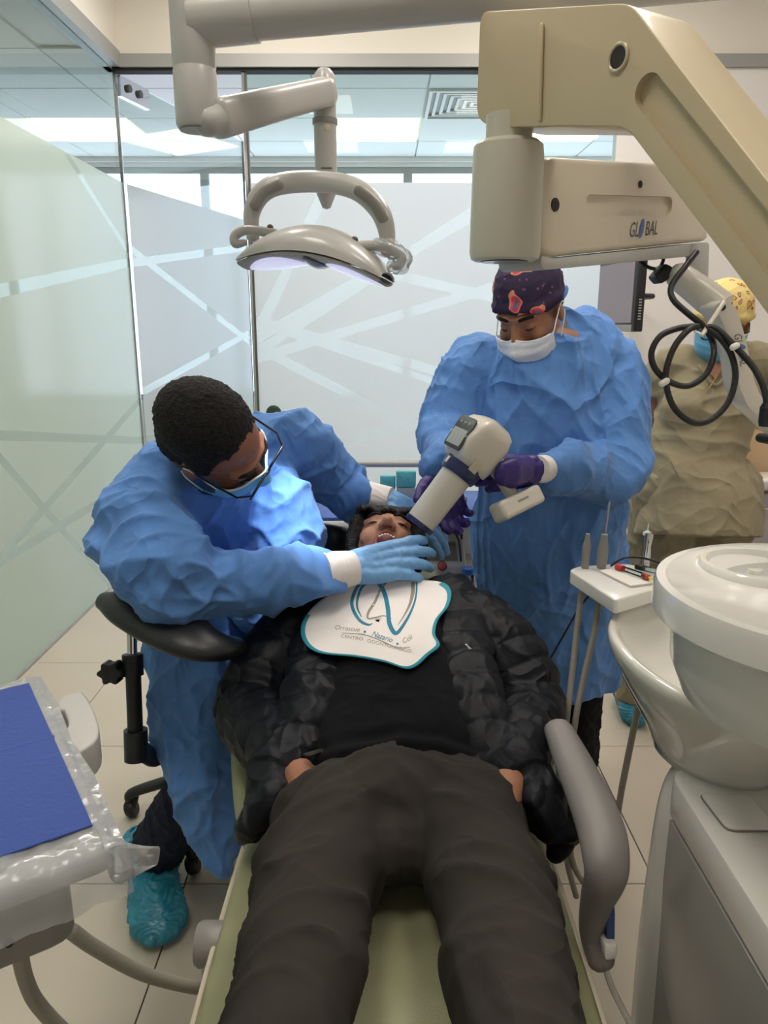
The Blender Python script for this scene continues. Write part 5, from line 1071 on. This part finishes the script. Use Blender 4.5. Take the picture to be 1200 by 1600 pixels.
part(G().prism([Q(-.028, .046, .0625), Q(.028, .046, .0625), Q(.028, .086, .066), Q(-.028, .086, .066)], XB @ V((0, 0, .0012))), 'display', 'screen_grey', sc, smooth=False)
for k in range(3): part(G().ball(Q(-.018 + k * .018, .102, .0675), .003), 'button', 'grey_white_plastic', sc)
part(G().box(Q(-.052, .035, .01), (.003, .03, .022), XB), 'paper_tape', 'beige_plastic_pale', xg)
hb = W(803, 778, 1.775)
part(G().tube([Q(0, .085, -.04), hb.lerp(Q(0, .085, -.05), .5) + V((0, .02, 0)), hb], [(.02, .024), (.019, .022), (.014, .014)], 18, up=xa), 'handle', 'warm_white_plastic', xg)
b0_ = W(808, 787, 1.755); XD = (W(845, 766, 1.80) - W(775, 800, 1.72)).normalized(); BB = basis(XD, (W(790, 745, 1.76) - b0_))
part(G().box(b0_, (.052, .135, .046), BB), 'battery_base', 'warm_white_plastic', xg, .011, 4)
part(G().box(b0_ + BB @ V((-.0262, .0, .004)), (.0006, .035, .005), BB), 'maker_mark', 'grey_plastic', xg, smooth=False)
g = G(); hand(g, W(838, 733, 1.79), (-.96, -.10, -.12), (.05, .95, -.25), -1, (.55, .62, .68, .7), (.35, .6), .98, 1.12, .02)
g.tube([W(822, 735, 1.775), W(800, 739, 1.735), W(784, 740, 1.72)], [(.034, .024), (.036, .024), (.028, .018)], 16, up=(0, 1, 0))
blob(g, 'glove', 'glove_purple', as_, .0028, 3, disp=lambda p, n: .0014 * ridge(p, (55, 55, 55)))
g = G(); hand(g, W(690, 733, 1.835), (.20, -.20, -.9), (.25, -.85, .25), 1, (.5, .55, .6, .6), (1.3, .45), .98, 1.12, .05)
blob(g, 'glove', 'glove_purple', as_, .0028, 3, disp=lambda p, n: .0014 * ridge(p, (55, 55, 55)))

# ---- woman in beige scrubs behind
be = thing('person', 'woman in beige scrubs, floral cap, glasses and blue mask standing by the cabinet', 'person', (1.10, 2.65, 0))
bc_ = W(1128, 508, 2.52); BBs = basis((-.35, -.85, -.28), (-.05, -.28, .95)); g = G(); P = head_geo(g, bc_, BBs, 1.02)
bpx = lambda x, y, t=2.62: W(x, y, t)
nk = bpx(1118, 575, 2.6); pl_ = bpx(1092, 800); SR, SL_ = bpx(1046, 572), bpx(1185, 565); ER, WR_, HR_ = bpx(1022, 642, 2.70), bpx(1045, 690, 2.78), bpx(1062, 715, 2.76); EL, WL_ = bpx(1262, 650, 2.7), bpx(1295, 740, 2.7)
g.tube([P(0, -.03, -.05), P(0, -.05, -.1), nk], [.052, .052, .06], 16); g.tube([nk, bpx(1115, 660), bpx(1090, 740), pl_], [(.12, .08), (.14, .1), (.12, .09), (.15, .1)], 18, up=(0, 1, 0))
g.tube([nk, SR, ER, WR_, HR_], [.045, .05, .042, .03, .034], 14); g.tube([nk, SL_, EL, WL_, WL_ + V((-.03, -.03, -.05))], [.045, .05, .042, .03, .036], 14)
hand(g, WR_, HR_ - WR_, (0, -1, 0), 1, (.4, .4, .4, .4)); hand(g, WL_, (-.4, -.3, -.7), (0, 1, 0), -1, (.4, .4, .4, .4))
hx0 = pl_.x
for x in (hx0 - .1, hx0 + .1): g.tube([pl_, V((x, 2.62, .8)), V((x, 2.65, .45)), V((x, 2.7, .08))], [.07, .07, .05, .035], 14)
body = blob(g, 'body', 'skin_warm', be, .0045, 3)
face_bits(P, body); surgical_mask(P, be, 'mask_blue'); spectacles(P, be, 'black_metal', .024, .017)
g = G(); g.ball(P(0, -.02, .058), (.090, .106, .088), BBs); g.tube([P(0, .075, .052), P(.05, .055, .044), P(.078, .0, .035), P(.05, -.08, .02), P(0, -.105, .015), P(-.05, -.08, .02), P(-.078, 0, .035), P(-.05, .055, .044)], .018, 12, closed=True)
blob(g, 'surgical_cap', 'cap_floral', be, .005, 4, disp=crease(.004, (20, 20, 20), .3, 1))
g = G(); g.tube([bpx(1092, 838), bpx(1092, 800), bpx(1085, 750), bpx(1088, 710), bpx(1105, 640), bpx(1112, 600), bpx(1118, 570, 2.61), bpx(1118, 548, 2.61)], [(.225, .15), (.218, .15), (.185, .135), (.17, .125), (.178, .14), (.175, .125), (.14, .10), (.075, .07)], 30, up=(0, 1, 0), round_ends=False, k=4)
for x in (-1, 1): g.ball(bpx(1105 + x * 34, 640, 2.555), (.09, .08, .10))
g.tube([nk, SR, SR.lerp(ER, .62)], [.07, .075, .078], 18, k=3, round_ends=False); g.tube([nk, SL_, SL_.lerp(EL, .62)], [.07, .075, .078], 18, k=3, round_ends=False)
tun = blob(g, 'tunic', 'scrub_beige', be, .0055, 14, disp=mix_disp(crease(.008, (4, 4, 9), .3, 3), lambda p, n: -.004))
part(G().tube([bpx(1092, 572, 2.5), bpx(1105, 590, 2.49), bpx(1118, 602, 2.485), bpx(1132, 590, 2.49), bpx(1142, 572, 2.5)], .005, 8, k=3), 'neck_band', 'scrub_beige', tun)
part(G().add([bpx(1104, 574, 2.497), bpx(1118, 594, 2.486), bpx(1132, 574, 2.497), bpx(1118, 562, 2.5)], [(0, 1, 2, 3)]), 'neckline_skin', 'skin_warm', body, smooth=False)
part(G().tube([bpx(1030, 735, 2.48), bpx(1048, 720, 2.475), bpx(1060, 745, 2.475)], .003, 6), 'pocket_seam', 'scrub_beige', tun)
g = G()
for x in (hx0 - .1, hx0 + .105): g.tube([V((x, 2.60, .95)), V((x, 2.61, .75)), V((x, 2.64, .45)), V((x, 2.70, .1))], [(.122, .13), (.115, .12), (.09, .09), (.085, .085)], 20, k=3)
blob(g, 'trousers', 'scrub_beige', be, .006, 5, disp=crease(.008, (9, 9, 12), .4, 2))
nl = part(G().tube([bpx(1096, 573, 2.47), bpx(1105, 600, 2.455), bpx(1108, 607, 2.45), bpx(1112, 600, 2.455), bpx(1130, 573, 2.47)], .0012, 6, k=4), 'necklace', 'gold', be)
part(G().lathe([(0, -.003), (.006, -.003), (.006, .003), (0, .003)], bpx(1108, 613, 2.448), Matrix.Rotation(R(90), 3, 'X'), 8), 'pendant', 'steel', nl)
part(G().tube([bpx(1030, 676, 2.72), bpx(1036, 680, 2.70), bpx(1046, 680, 2.73)], .002, 6, k=3), 'bracelet', 'gold', be)
shoe_cover(be, (hx0 - .11, 2.82, 0), (hx0 - .13, 2.58, 0)); shoe_cover(be, (hx0 + .11, 2.82, 0), (hx0 + .13, 2.58, 0))
